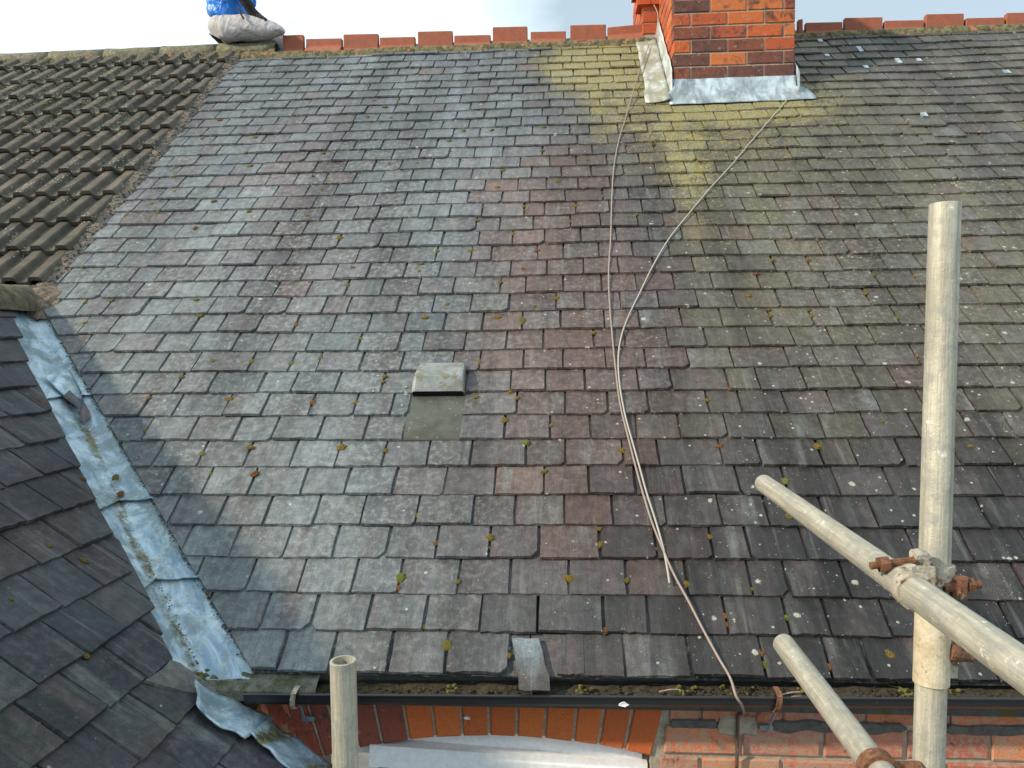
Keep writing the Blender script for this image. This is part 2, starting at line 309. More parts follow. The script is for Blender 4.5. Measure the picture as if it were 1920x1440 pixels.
# ------------------------------------------------------------------ slates
def slate(mb, fr, u0, u1, v0, v1, g, th, col, crust, spots, planes=(), rot=0., lift=0., cut=(0, 0), rnd=None, nb=7, film=.9):
    """one slate: tail at v0, head at v1; fr(u,v,h) gives the point; rests on the course below"""
    r = rnd or R; w = u1-u0; nsd = r.random()*50
    pts = []
    cl, cr = cut
    for i in range(nb+1):                                   # ragged dressed tail
        a = i/nb; e = .0030*nse(a*7+nsd, nsd)+r.uniform(-.0009, .0009)
        if i == 0: pts += [(u0, v0+max(cl*1.1, .0)+e)] if cl else []
        pts.append((u0+(cl if i == 0 else 0) + a*(w-(cr if i == nb else 0)-(cl if i == 0 else 0)), v0+e))
        if i == nb and cr: pts.append((u1, v0+cr*1.1+e))
    for a in (.22, .55): pts.append((u1+r.uniform(-.0016, .0012), lerp(v0, v1, a)))
    pts += [(u1, v1), (u0, v1)]
    for a in (.55, .22): pts.append((u0+r.uniform(-.0012, .0016), lerp(v0, v1, a)))
    cu, cv = (u0+u1)/2, v0; ca, sa = math.cos(rot), math.sin(rot)
    pts = [(cu+(p[0]-cu)*ca-(p[1]-cv)*sa, cv+(p[0]-cu)*sa+(p[1]-cv)*ca) for p in pts]
    pts = clip(pts, planes)
    if len(pts) < 3: return False
    ar = abs(sum(pts[i-1][0]*p[1]-p[0]*pts[i-1][1] for i, p in enumerate(pts)))/2
    if ar < .0006: return False
    tilt = r.uniform(-.0012, .0012)
    def H(u, v): return th*(1-(v-v0)/g)+lift*max(0, 1-(v-v0)/g)+tilt*(u-cu)/w*2
    n = len(pts); cx = sum(p[0] for p in pts)/n; cy = sum(p[1] for p in pts)/n
    ou, ov = r.random()*9, r.random()*9
    top, bot = [], []
    for p in pts:
        k = r.uniform(.0008, .0045); d = Vector((cx-p[0], cy-p[1])); d = d.normalized()*k if d.length else d
        top.append((p[0]+d.x, p[1]+d.y)); bot.append(p)
    vs = [fr(u, v, H(u, v)+th) for u, v in top]+[fr(u, v, H(u, v)) for u, v in bot]
    uv = [(u+ou, v+ov) for u, v in top+bot]
    fs = [tuple(range(n)), tuple(range(2*n-1, n-1, -1))]+[(i, n+i, n+(i+1) % n, (i+1) % n) for i in range(n)]
    cf = crust if callable(crust) else (lambda u, v: crust)
    sf = spots if callable(spots) else (lambda u, v: spots)
    q = r.random(); ff = film if callable(film) else (lambda u, v: film)
    mb.add(vs, fs, uv=uv, tint=[(*col, cf(*p)) for p in top+bot], aux=[(sf(*p), q, r.random(), ff(*p)) for p in top+bot])
    return True
G = .130
SAG = [(0, .006), (4, -.002), (8, -.006), (12, -.014), (16, -.010), (20, .002), (24, .010), (28, .016), (32, .003), (36, -.012), (40, -.02)]
def srow(k):
    for (a, x), (b, y) in zip(SAG, SAG[1:]):
        if a <= k <= b: return k*G+lerp(x, y, (k-a)/(b-a))
    return k*G
def und(X, s):                                  # the old slope is not flat
    return .010*nse(X*.9, s*.8, 3)+.006*nse(X*2.2, s*1.7, 8)
def mfr(u, v, h): return main(u, v+.004*nse(u*.8, v*.6, 5)+.006*math.exp(-((u-1.1)/.5)**2-((v-3.4)/.5)**2)*math.sin(u*5), h+und(u, v))
def streak(X, s): return .5+.9*nse(X*5.5, s*.45, 31)+.4*nse(X*13, s*.8, 17)
def crust_main(X, s):
    a = math.exp(-((X-.28)/.46)**2-((s-4.5)/.58)**2)*1.08
    b = math.exp(-((X-1.05)/.50)**2)*(.40*sm(2.7, 3.5, s)+.60*sm(3.35, 3.72, s))*sm(4.3, 3.9, s)
    c = math.exp(-((X-.78)/.55)**2)*sm(1.3, 3.5, s)*sm(4.4, 3.7, s)*.55*sm(.25, .75, streak(X, s))
    d = math.exp(-((X-.30)/.42)**2)*sm(2.6, 4.0, s)*.55*sm(.3, .75, streak(X, s))
    e = .16*sm(.1, .9, X)*sm(.5, 1.6, s)
    m = max(a, b, c, d); return max(0, min(1.05, m*(1+.55*nse(X*2.6, s*2.2, 41)+.3*nse(X*7, s*6, 43))+e))
def film_main(X, s): return max(.1, min(1.3, .25+.95*sm(-.1, -.9, X)*sm(3.9, 2.8, s)*sm(.0, .5, s)+.35*sm(.6, .0, X)+.45*sm(.7, 1.3, X)*sm(.8, 2, s)*sm(4, 3, s)-.5*sm(1.3, .3, s)*sm(-.6, .1, X)))
def spots_main(X, s): return .14+.42*sm(-.5, .6, X)+.34*sm(.7, 1.6, X)*sm(3.2, 1.2, s)-.12*sm(1.0, 0, s)+.10*sm(3, 4.5, s)
PAL = dict(blue=(.112, .134, .152), grey=(.112, .116, .120), green=(.112, .130, .126), pale=(.130, .146, .152), purple=(.088, .074, .080), brown=(.106, .069, .057), red=(.125, .068, .058), olive=(.098, .088, .058), dark=(.044, .043, .046), ochre=(.205, .170, .072), ink=(.050, .057, .068))
def slate_col(X, s):
    w = dict(blue=1.2*sm(.2, -.9, X)+.5*sm(2.6, 3.6, s)*sm(.1, -.5, X), grey=.25, green=.5*sm(-.2, -1., X)*sm(2.5, .8, s), pale=.8*sm(-.3, -1.0, X)*sm(3.2, 2, s)+.5*sm(-.1, -.5, X)*sm(1.3, .5, s), purple=.15, brown=0, red=0,  # pale on the left slope: sky sheen put into the slate colour
             olive=3.0*sm(.35, .8, X)*sm(.4, 1.2, s), dark=.05+3.0*sm(1.25, .25, s)*sm(-.7, .1, X), ink=2.2*sm(1.5, 2.3, X)*sm(2.2, 3.8, s), ochre=0)  # dark near the lower right eaves: shade painted into the slate colour
    cx = .0+.10*math.sin(s*1.7)+.06*nse(s*2, 3); pz = math.exp(-((X-cx)/.27)**2)*sm(.1, .7, s)*sm(3.4, 2.4, s)
    w['brown'] += 4.5*pz; w['red'] += 1.0*pz; w['purple'] += 1.6*pz
    p5 = math.exp(-((X-.40)/.16)**2)*sm(1.2, 1.8, s)*sm(4.0, 3.0, s); w['dark'] += 1.4*p5
    p2 = math.exp(-((X+1.50+.12*(s-3))/.20)**2-((s-2.9)/.7)**2); w['red'] += 1.0*p2; w['purple'] += 2.2*p2
    p3 = math.exp(-((X+1.25)/.4)**2-((s-1.95)/.28)**2); w['red'] += .5*p3; w['brown'] += .5*p3
    p4 = math.exp(-((X-1.2)/.6)**2-((s-1.3)/.7)**2); w['purple'] += 1.3*p4
    w['ochre'] += 1.0*max(0, crust_main(X, s)-.25)
    t = sum(w.values()); avg = tuple(sum(w[k]*PAL[k][i] for k in w)/t for i in range(3))
    ks = list(w); a = R.choices(ks, [w[k] for k in ks])[0]
    if R.random() < .12: a = R.choice(('red', 'purple', 'grey', 'green'))
    c = mix3(avg, PAL[a], R.uniform(.05, .5)); v = R.uniform(.86, 1.14)*(1-.40*sm(1.5, .3, s)*sm(-.45, .2, X)-.20*sm(.1, 1.0, X)); return tuple(x*v for x in c)  # v also darkens the lower right slates to stand in for shade
roof = thing('slate_roof', main(0, 0), 'large weathered slate roof slope with red crested ridge tiles and yellow lichen below the chimney', 'roof')
VB = (1, .8597, -.8894)                         # right of the valley
VG = (1, 0, -2.44)                              # right of the tiled verge
XR = 4.3
PX = -.596, -.388                               # opening left for the roof vent
TH = .0090
MP = '''462,290 607,292 587,333 603,358 328,362 335,353 330,332 470,315 285,385 402,380 297,402 468,400 577,408 238,408 253,423 237,442 367,430 423,433 480,260 380,262 413,227 457,230 617,450
722,203 733,224 660,240 690,222 747,192 702,192 925,213 922,247 843,267 870,248 862,287 703,302 730,310 782,310 1017,286 1068,245 1020,242 1067,278 1172,275 1225,275 1265,297 962,322 1102,303 1047,343 933,355 900,377 925,393 983,390 983,398 863,405 1100,390 1193,407 982,440 895,417 820,475 857,458 1008,473 885,473 1130,372 1070,420
982,508 938,532 937,550 674,538 662,505 790,498 787,512 838,573 1043,563 1002,578 1003,603 934,597 798,597 1113,627 677,637 722,707 719,717 763,730 918,747 918,758 998,750 957,737 947,792 1032,803 669,757 987,835 1167,850 1021,889 723,848 642,842 925,680 847,697
1447,493 1514,490 1417,517 1403,558 1622,553 1440,583 1443,595 1516,583 1520,595 1637,518 1713,522 1367,733 1325,755 1717,674 1652,795 1532,840 1348,842 1503,907 1817,842 1680,600 222,505 158,505 293,529 235,568 162,572 370,567 378,597 163,610 493,577 580,612 402,682 473,682 547,684 628,673 343,712 282,750 433,753 588,758 278,812 472,843 382,855 480,893 397,893 637,843
920,1013 1125,1027 752,1087 1067,1090 860,1095 1175,1093 782,970 820,1022 1158,997 840,1215 1132,1187 795,1180 955,1233 1027,1258 747,1107 1230,1035 918,1032 1478,973 1330,1012 1287,1100 1408,1110 1358,1160 1362,1177 1473,1163 1422,1230 1430,1253 1667,1233 1553,1255 1587,1160 1715,1200 1888,355 1608,268 1531,452'''
ml = []
for w in MP.split():
    x, y = map(int, w.split(',')); X, s_ = mainpx(x, y+1); ml.append((max(0, [k for k in range(38) if srow(k) <= s_+.002][-1] if s_ > srow(0) else 0), X, s_, (x, y)))
ml = [list(q) for q in ml]
rows = []
for k in range(0, 38):
    s0 = srow(k); g = srow(k+1)-s0; W_ = .1655
    ph = (-.335 if k % 2 == 0 else -.335+W_/2)+.02*nse(k*.7, 2)
    X = ph-W_*16; js = []
    while X < XR: js.append(X+R.uniform(-.011, .011)); X += W_
    for i in range(len(js)):                                        # a few narrow and a few wide ones
        if R.random() < .05: js[i] += R.choice((-.04, .04))
    for m_ in ml:                                                   # moss grows in the joints
        if m_[0] == k:
            i = min(range(len(js)), key=lambda i: abs(js[i]-m_[1])); d = m_[1]-js[i]
            if abs(d) < .052 and all(abs(js[i2]-m_[1]) > .07 for i2 in (i-1, i+1) if 0 <= i2 < len(js)): js[i] = m_[1]
            elif abs(d) < .06: m_[1] = js[i]
    if k in (7, 8, 9):
        js = [j for j in js if not (PX[0]-.05 < j < PX[1]+.05)]+list(PX); js.sort()
    for a, b in zip(js, js[1:]):
        if k in (7, 8, 9) and a >= PX[0]-1e-6 and b <= PX[1]+1e-6: continue
        if a > .70 and b < 1.45 and s0 > 3.95 and s0 < 4.9: continue
        rows.append((k, a, b, s0, g))
vis = []
for q in rows:                                  # nearest in view become parts of their own
    k, a, b, s0, g = q; p = main((a+b)/2, s0+g*.5); d = p.dot(_fw); x = 960+FPX*p.dot(CR)/d; y = 720-FPX*p.dot(CU)/d
    inside = -60 < x < 1985 and y < 1400
    ok = (a+b)/2 > VB[2]-VB[1]*s0 and (a+b)/2 > VG[2]
    vis.append((inside and ok, d))
order = sorted([i for i in range(len(rows)) if vis[i][0]], key=lambda i: vis[i][1])[:292]
solo = set(order); far = MB()
SLIP = None
for i, (k, a, b, s0, g) in enumerate(rows):
    gp = R.uniform(.0025, .0075)
    cut = (0, 0); q = R.random()
    if q < .18: cut = (0, R.uniform(.005, .026))
    elif q < .27: cut = (R.uniform(.005, .02), 0)
    if k == 0 and a < -.04 < b: a = .045                                # the gap a slate has slipped from
    xm = (a+b)/2; rot = R.gauss(0, .008); lift = max(0, R.gauss(.0006, .0018)); ds = R.gauss(0, .0018)
    if k in (25, 26) and 2.0 < xm < 2.2: ds -= .045; rot = -.05; lift = .006
    mb = MB() if i in solo else far
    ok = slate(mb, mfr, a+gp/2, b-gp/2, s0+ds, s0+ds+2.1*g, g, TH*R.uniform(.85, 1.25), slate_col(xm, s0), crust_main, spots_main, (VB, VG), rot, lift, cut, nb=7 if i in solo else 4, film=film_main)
    if i in solo and ok: mb.build('slate', SLATE, roof)
far.build('slate_courses', SLATE, roof, kind='stuff')
ue = MB()                                        # doubling course under the first row
X = -.93
while X < XR: slate(ue, mfr, X, X+.162, .006, .14, .13, .005, PAL['dark'], 0, .1, (VB,), 0, -.006); X += .165
ue.build('eaves_course', SLATE, roof, kind='stuff')
SR = 5.0                                         # ridge line
dk = MB()
P = [main(-6.5, 4.99, -.02), main(XR+.3, 4.99, -.02), main(XR+.3, .03, -.02), main(-.93, .03, -.02), main(-2.56, 1.93, -.02), main(-6.5, 1.93, -.02)]
dk.add(P, [(5, 4, 3, 2, 1, 0)])
B = main(0, SR); dk.add([(-6.5, B.y, B.z-.02), (XR+.3, B.y, B.z-.02), (XR+.3, B.y+3.9, ZE), (-6.5, B.y+3.9, ZE)], [(0, 1, 2, 3)])
dk.build('roof_deck', DECK, roof)
# ---- crested ridge tiles
RB = main(0, SR)
def ridge_tile(x0, x1, tall, dz0, dz1):
    mb = MB(); nx = 3
    c0, c1 = x0+.004, x1-.004
    def fr(u, dy, z): t = (u-x0)/(x1-x0); return Vector((u, RB.y+dy, RB.z+z+lerp(dz0, dz1, t)))
    L = .135
    prof = [(-L*CA, -L*SA+.012), (-L*CA, -L*SA+.030), (-.034, .006), (-.023, .020), (-.021, .045), (.021, .045), (.023, .020), (.034, .006), (L*CA, -L*SA+.030), (L*CA, -L*SA+.012), (0, -.012)]
    h = (.128 if tall else .078)+R.uniform(-.004, .004)
    prof = [(y, z if abs(z-.045) > 1e-6 else h) for y, z in prof]
    n = len(prof); vs = [fr(u, y, z) for u in (c0, c1) for y, z in prof]
    mb.add(vs, [tuple(range(n)), tuple(range(2*n-1, n-1, -1))]+[(i, n+i, n+(i+1) % n, (i+1) % n) for i in range(n)], uv=[(v.x, v.z) for v in vs])
    o = mb.build('ridge_tile', RIDGE, roof); md = o.modifiers.new('edge', 'BEVEL'); md.width = .004; md.segments = 1; md.limit_method = 'ANGLE'
def rz(px, ytop): p = atY(px, ytop, RB.y); return p.x, p.z
segs = [(531, 571, 67, 1), (574, 643, 74, 0), (644, 711, 66, 1), (712, 780, 73, 0), (783, 850, 61, 1), (851, 921, 68, 0), (923, 990, 53, 1), (994, 1062, 61, 0), (1068, 1137, 50, 1), (1138, 1207, 54, 0)]
segr = [(1494, 1505, 39, 1), (1508, 1579, 45, 0), (1581, 1654, 36, 1), (1656, 1731, 40, 0), (1733, 1806, 28, 1), (1808, 1882, 35, 0), (1884, 1958, 26, 1), (1960, 2034, 31, 0), (2036, 2110, 22, 1), (2112, 2186, 26, 0), (2188, 2262, 18, 1)]
for x0, x1, yt, tall in segs+segr:
    a, za = rz(x0, yt); b, zb = rz(x1, yt-1.5)
    off = (.128 if tall else .078); ridge_tile(a, b, tall, za-RB.z-off, zb-RB.z-off+(.02 if x1 == 1207 else 0))
bd = MB()                                        # mossy bedding under the ridge tiles
X = -2.2
vs, uv = [], []; N = 320
for i in range(N+1):
    x = lerp(-2.40, XR, i/N); w = .016+.03*abs(nse(x*6, 1))+.012*nse(x*19, 4)
    for s_, h in ((SR-.10, .035), (SR-.125, .040+.012*nse(x*15, 7)), (SR-.135-w*.6, .030+.012*nse(x*22, 9)), (SR-.145-w, .014)): vs.append(mfr(x, s_, h)); uv.append((x, s_))
bd.add(vs, [(i*4+j, i*4+j+1, i*4+j+5, i*4+j+4) for i in range(N) for j in range(3)], uv=uv); bd.build('ridge_bedding', BMORT, roof)
# lead tingles holding replaced slates on the right
for x, y, w, l, in ((1537, 80, .03, .05), (1550, 108, .03, .04), (1611, 97, .03, .09), (1622, 130, .03, .045), (1683, 118, .03, .08), (1722, 116, .028, .045), (1886, 140, .035, .05), (1731, 221, .03, .05)):
    X, s_ = mainpx(x, y); mb = MB(); box(mb, mfr, (X-w/2, s_-l*.5, .010), (X+w/2, s_+l*.5, .022)); mb.build('lead_clip', LEADN, roof)
# ------------------------------------------------------------------ projecting wing roof
wr = thing('wing_roof', wing(1.5, 1.5), 'dark slate roof of the projecting wing sloping down to the lead valley at lower left', 'roof')
GW = .1463; WW = .177
def wfr(u, v, h): return wing(u, -v, h+.006*nse(u*1.3, v*1.1, 4))   # u along Y, v measured upslope (= -t)
WPAL = [(.034, .040, .050), (.040, .045, .052), (.037, .035, .044), (.043, .036, .041), (.030, .033, .040), (.048, .053, .055)]
LE = [wingpx(x, y) for x, y in ((25, 600), (50, 690), (100, 780), (155, 900), (205, 1010), (262, 1095), (312, 1230))]   # edge of the lead on the wing side
def ledge(t):
    for (y0, t0), (y1, t1) in zip(LE, LE[1:]):
        if t <= t1 or t1 == LE[-1][1]: return y0+(y1-y0)*(t-t0)/(t1-t0)
a_ = (LE[0][0]-LE[-1][0])/(LE[-1][1]-LE[0][1])
for k in range(-4, 20):
    t1 = .948+GW*(13-k-6)+.0; v0 = -t1
    if t1 < .02: continue
    ph = 1.89+(WW/2 if (k % 2 == 0) else 0)
    y = ph-WW*12; js = []
    while y < 4.2: js.append(y+R.uniform(-.012, .012)); y += WW
    for a, b in zip(js, js[1:]):
        if b < .2: continue
        lim = ledge(t1-GW*.5)+.0
        planes = [(-1, a_, -(lim+a_*(t1-GW*.5))+0)] if t1 < 1.80 else [(-1, 0, -2.045-.02*R.random())]
        # valley cut follows the line y = lim - a_*(t - tref)  ->  -y + a_*v >= const
        if t1 < 1.80: planes = [(-1, a_, -(lim)+a_*(-(t1-GW*.5)))]
        c = mix3(R.choice(WPAL), R.choice(WPAL), R.random()*.5); q = R.uniform(.85, 1.15); c = tuple(x*q for x in c)
        mb = MB(); gp = R.uniform(.002, .006)
        cut = (0, R.uniform(.01, .02)) if R.random() < .08 else (0, 0)
        flip = lambda u, v, h: wfr(-u, v, h)
        pl = [(-p[0], p[1], p[2]) for p in planes]
        if slate(mb, flip, -(b-gp/2), -(a+gp/2), v0+R.gauss(0, .003), v0+2.1*GW, GW, .0095*R.uniform(.85, 1.3), c, .0, .03, pl, R.gauss(0, .012), max(0, R.gauss(.001, .002)), cut, film=.22): mb.build('slate', SLATE, wr)
dk = MB(); dk.add([wing(-1.2, 0, -.018), wing(3.72, 0, -.018), wing(2.24, 1.75, -.018), wing(2.20, 1.95, -.018), wing(2.20, 3.0, -.018), wing(-1.2, 3.0, -.018)], [(0, 5, 4, 3, 2, 1)])
dk.add([wing(-1.2, -.1, -.02), wing(3.6, -.1, -.02), (-4.9, 3.6, -1.6), (-4.9, -1.2, -1.6)], [(0, 1, 2, 3)])
dk.build('roof_deck', DECK, wr)
# half round ridge of the wing and its mortared end against the tiles
rg = MB(); pts = []
xr, zr = wing(0, -.06).x, wing(0, -.06).z
for j in range(13):
    Y = lerp(3.74, -1.0, (j/12)**1.3); vs = []
    for i in range(13):
        an = math.pi*i/12; pts.append(Vector((xr-.05+.135*math.cos(an), Y, zr-.035+.125*math.sin(an)+.006*nse(i, j*.9))))
rg.add(pts, [(j*13+i, j*13+i+1, (j+1)*13+i+1, (j+1)*13+i) for j in range(12) for i in range(12)]); rg.build('ridge_tile', m_simple('mossy_dark_ridge', (.075, .062, .045), (.16, .135, .085), 26, .95, 1., 150, bd=.012, sp=((.20, .17, .06), 18, .58)), wr, smooth=True)
mo = MB(); vs = []; n, m = 26, 6
for i in range(n+1):
    x = lerp(-2.84, -2.33, i/n); sb = 1.93-.10*abs((x+2.58)/.25)**2*.6
    for j in range(m):
        a = j/(m-1); s_ = lerp(1.70-.02, 1.97, a)+.012*nse(x*30, j); h = .085*math.sin(math.pi*min(1, a*1.1+.02))*max(.15, 1-abs((x+2.60)/.30)**2)+.012*nse(x*40, a*9, 2)
        vs.append(main(x, s_, h))
mo.add(vs, [(i*m+j, (i+1)*m+j, (i+1)*m+j+1, i*m+j+1) for i in range(n) for j in range(m-1)]); mo.build('ridge_mortar', m_simple('dark_ridge_mortar', (.10, .078, .06), (.24, .19, .14), 40, .95, 1., 150, bd=.012), wr)
# ------------------------------------------------------------------ lead valley
vg = thing('valley_gutter', main(-1.6, .68), 'silvery blue lead valley gutter between the wing slates and the main roof', 'valley gutter')
def vc(s): return -1.051-(s)*.7987           # X of the valley line for slope distance s
def lead_pt(s, a, wl, wr_, h):               # a<0 on the wing side, a>0 on the main side
    X = vc(s); p = main(X, s, 0)
    if a >= 0: return main(X+a*wr_, s+.02*a, h+.003*nse(s*7, a*3))
    Y = p.y+a*wl; t = (X-XW0)/CB; return wing(Y, t, h+.003*nse(s*7, a*3))
def lead_sheet(s0, s1, h, wl0, wl1, wr0, wr1, alg=1.0):
    mb = MB(); n = 30; A = [-1, -.85, -.7, -.55, -.4, -.26, -.12, 0, .12, .26, .4, .55, .7, .85, 1]; vs, uv, ti = [], [], []
    for i in range(n+1):
        f = i/n; s_ = lerp(s0, s1, f); wl, wr_ = lerp(wl0, wl1, f)+.008*nse(s_*14, 1), lerp(wr0, wr1, f)+.006*nse(s_*16, 2)
        for a in A:
            hh = h+(.004+.007*abs(a)*(abs(a) < .95))*(1-2.4*abs(nse(s_*9+a*2.2, a*2.6-s_*3, h*100)))+.012*max(0, 1-abs(a+.05)*3.2)*(s0 < 1.5)*.4
            hh += .010*sm(.72, 1, f)*(1-abs(a)**8)+.004*(i == n)
            if i == n: s2 = s_+.012*(1-abs(a))*(1)
            else: s2 = s_
            vs.append(lead_pt(s2, a, wl, wr_, hh)); uv.append((a*.12, s_)); ti.append((1, 1, 1, alg*((.62+.5*nse(s_*6, 4))*math.exp(-((a+.05+.10*nse(s_*5, 9))/.12)**2)+.38*abs(a)**4+.15)))
    k = len(A); fs = [(i*k+j, i*k+j+1, (i+1)*k+j+1, (i+1)*k+j) for i in range(n) for j in range(k-1)]
    b = len(vs); vs2 = [v-Vector((0, 0, .0035)) for v in vs]
    fs += [(b+q[3], b+q[2], b+q[1], b+q[0]) for q in fs[:]]
    fs += [(n*k+j, n*k+j+1, b+n*k+j+1, b+n*k+j) for j in range(k-1)]
    mb.add(vs+vs2, fs, uv=uv+uv, tint=ti+ti); mb.build('lead_sheet', LEAD, vg, smooth=True)
lead_sheet(1.86, 1.16, -.012, .155, .27, .12, .15, .25)
lead_sheet(1.20, .62, -.012, .25, .24, .15, .16, .9)
lead_sheet(.68, .30, -.012, .23, .215, .165, .155, 1.0)
lead_sheet(.35, -.03, -.012, .205, .14, .155, .150, 1.0)
# raised lead flap half way up the valley
fl = MB(); vs = []
for i in range(9):
    for j in range(7):
        px, py = lerp(lerp(80, 122, j/6), lerp(122, 150, j/6), i/8), lerp(lerp(712, 752, j/6), lerp(707, 760, j/6), i/8)
        Y, t = wingpx(px, py); vs.append(wing(Y, t, .014+.030*math.sin(i/8*2.2)*(1-.5*j/6)+.004*nse(i*.8, j*.8)))
fl.add(vs, [(i*7+j, i*7+j+1, (i+1)*7+j+1, (i+1)*7+j) for i in range(8) for j in range(6)], uv=[(v.x, v.y) for v in vs])
o = fl.build('lead_flap', LEAD, vg, smooth=True); md = o.modifiers.new('t', 'SOLIDIFY'); md.thickness = .004
# second run of lead down the abutment to the wall
def apron(pxs, n=14, h=.006, name='lead_sheet', alg=.3):
    (a, b, c, d) = [wingpx(*p) for p in pxs]; mb = MB(); vs, uv, ti = [], [], []
    for i in range(n+1):
        for j in range(n+1):
            f, e = i/n, j/n; y = lerp(lerp(a[0], b[0], f), lerp(d[0], c[0], f), e); t = lerp(lerp(a[1], b[1], f), lerp(d[1], c[1], f), e)
            y += .006*nse(f*3, e*3, h*300); t += .006*nse(f*3+9, e*3, h*300)
            vs.append(wing(y, t, h+.006*nse(f*3, e*3, 2)+.016*max(0, 1-e*2.5)**2+.010*math.exp(-((e-.35)/.1)**2)*(alg > .5))); uv.append((e*.1, f*.2)); ti.append((1, 1, 1, alg*(.55+.5*math.sin(e*9))))
    mb.add(vs, [(i*(n+1)+j, i*(n+1)+j+1, (i+1)*(n+1)+j+1, (i+1)*(n+1)+j) for i in range(n) for j in range(n)], uv=uv, tint=ti)
    o = mb.build(name, LEAD, vg, smooth=True); md = o.modifiers.new('t', 'SOLIDIFY'); md.thickness = .004; md.offset = -1
apron(((346, 1299), (352, 1352), (446, 1402), (503, 1362)), h=.030, alg=.22)
apron(((488, 1366), (452, 1396), (560, 1480), (646, 1470)), h=.026, alg=.75)
def frag(pxs, frm, h, th, name, label, mat=SLATE, col=(.10, .105, .11), tilt=0):
    mb = MB(); q = [(wingpx if frm == 'w' else mainpx)(*p) for p in pxs]; F = wing if frm == 'w' else main
    n = len(q); jit = [R.uniform(.001, .003) for _ in q]; cx = sum(a for a, _ in q)/n; cy = sum(b for _, b in q)/n
    vs = [F(lerp(a, cx, .03), lerp(b, cy, .03), h+th+tilt*i) for i, (a, b) in enumerate(q)]+[F(a, b, h+tilt*i) for i, (a, b) in enumerate(q)]
    fs = [tuple(range(n)), tuple(range(2*n-1, n-1, -1))]+[(i, n+i, n+(i+1) % n, (i+1) % n) for i in range(n)]
    mb.add(vs, fs, uv=[(a, b) for a, b in q]*2, tint=(*col, 0), aux=(.15, .6, .3, .3)); o = mb.build(name, mat)
    bm = bmesh.new(); bm.from_mesh(o.data); bmesh.ops.recalc_face_normals(bm, faces=bm.faces); bm.to_mesh(o.data); bm.free()
    return tag(o, label, 'slate piece')
frag([(112, 752), (122, 742), (137, 727), (147, 735), (148, 752), (143, 775), (134, 768)], 'w', .022, .007, 'slate_fragment', 'broken grey slate corner resting under the lead flap in the valley')
frag([(146, 772), (151, 764), (160, 780), (163, 792), (153, 800), (146, 796)], 'w', .02, .007, 'slate_fragment', 'small purple slate chip lying on the valley lead below the lead flap', col=(.12, .09, .095))
frag([(262, 1286), (300, 1262), (312, 1246), (330, 1252), (372, 1282), (415, 1313), (352, 1310), (300, 1297)], 'w', .012, .008, 'cut_slate', 'pointed cut slate bridging the valley foot above the silver lead', col=(.095, .092, .088))
# valley silt and moss along the bottom of the gutter
def lumps(mb, fn, n, r0, r1, sq=.7, tint=(1, 1, 1, 0)):
    for _ in range(n):
        p, r = fn(), R.uniform(r0, r1); bm = bmesh.new(); bmesh.ops.create_icosphere(bm, subdivisions=1, radius=r)
        s_ = R.random()*99
        vs = [p+Vector((v.co.x, v.co.y, v.co.z*sq))*(1+.5*nse(v.co.x/r*1.3+s_, v.co.y/r*1.3, v.co.z/r)) for v in bm.verts]; bm.verts.index_update()
        mb.add(vs, [[v.index for v in f.verts] for f in bm.faces], tint=tint); bm.free()
sm_ = MB(); def_f = lambda: atY(R.uniform(375, 470), 0, 2.2)
def silt():
    f = R.random(); x = lerp(368, 470, f)+R.gauss(0, 7); y = lerp(1268, 1330, f)+R.gauss(0, 5); Y, t = wingpx(x, y); return wing(Y, t, .006+R.random()*.012)
lumps(sm_, silt, 90, .004, .011)
def silt2():
    s_ = R.uniform(.02, .42); return lead_pt(s_, R.gauss(-.03, .06), .2, .18, .008+(.004 if s_ < .3 else 0))
lumps(sm_, silt2, 60, .0015, .004)
def edge():                                      # dirt packed along the cut slate edge
    s_ = R.uniform(.03, 1.75); return main(VB[2]-VB[1]*s_-abs(R.gauss(0, .007)), s_, .001)
lumps(sm_, edge, 420, .0012, .0042)
o = sm_.build('valley_silt', m_simple('silt_moss', (.055, .05, .028), (.13, .115, .03), 60, .95, .8)); o['kind'] = 'stuff'
# ------------------------------------------------------------------ concrete tiled roof
tr = thing('tiled_roof', main(-3.2, 3.3), 'dark concrete interlocking tile roof with mossy rolls beside the mortared verge at upper left', 'roof')
GT, RP = .2785, .130
def tile_mesh(name, worn, seed):
    r = random.Random(seed); L = GT*1.22; per = [(0, .002), (.008, .000), (.044, .000), (.053, .007), (.062, .025), (.068, .030), (.112, .030), (.119, .025), (.129, .004)]
    prof = [(RP*i+x, z) for i in range(2) for x, z in per]; n = len(prof); ns = 5; mb = MB(); vs, uv, ax = [], [], []
    for lay in (0, 1):
        for j in range(ns+1):
            s_ = L*j/ns
            for x, z in prof:
                h = z-(.021 if lay else 0)+.030*(1-s_/GT); e = .0025*nse(x*25+seed, s_*9)*(j == 0)
                vs.append(Vector((x-.0012, s_+e, h+.0015*nse(x*60+seed, s_*20, 3)))); uv.append((x, s_)); ax.append((worn*(1.15 if z < .02 else .55), worn*(.9 if .004 < z < .029 else .45), 0, 0))
    m = (ns+1)*n; fs = []
    for j in range(ns):
        for i in range(n-1):
            q = (j*n+i, j*n+i+1, (j+1)*n+i+1, (j+1)*n+i); fs.append(q); fs.append(tuple(m+c for c in q[::-1]))
    for i in range(n-1): fs.append((i+1, i, m+i, m+i+1))
    for j in range(ns): fs += [(j*n, (j+1)*n, m+(j+1)*n, m+j*n), (j*n+n-1, m+j*n+n-1, m+(j+1)*n+n-1, (j+1)*n+n-1)]
    mb.add(vs, fs, uv=uv, aux=ax, tint=(r.uniform(.85, 1.15),)*3+(0,)); return mb.mesh(name, TILE)
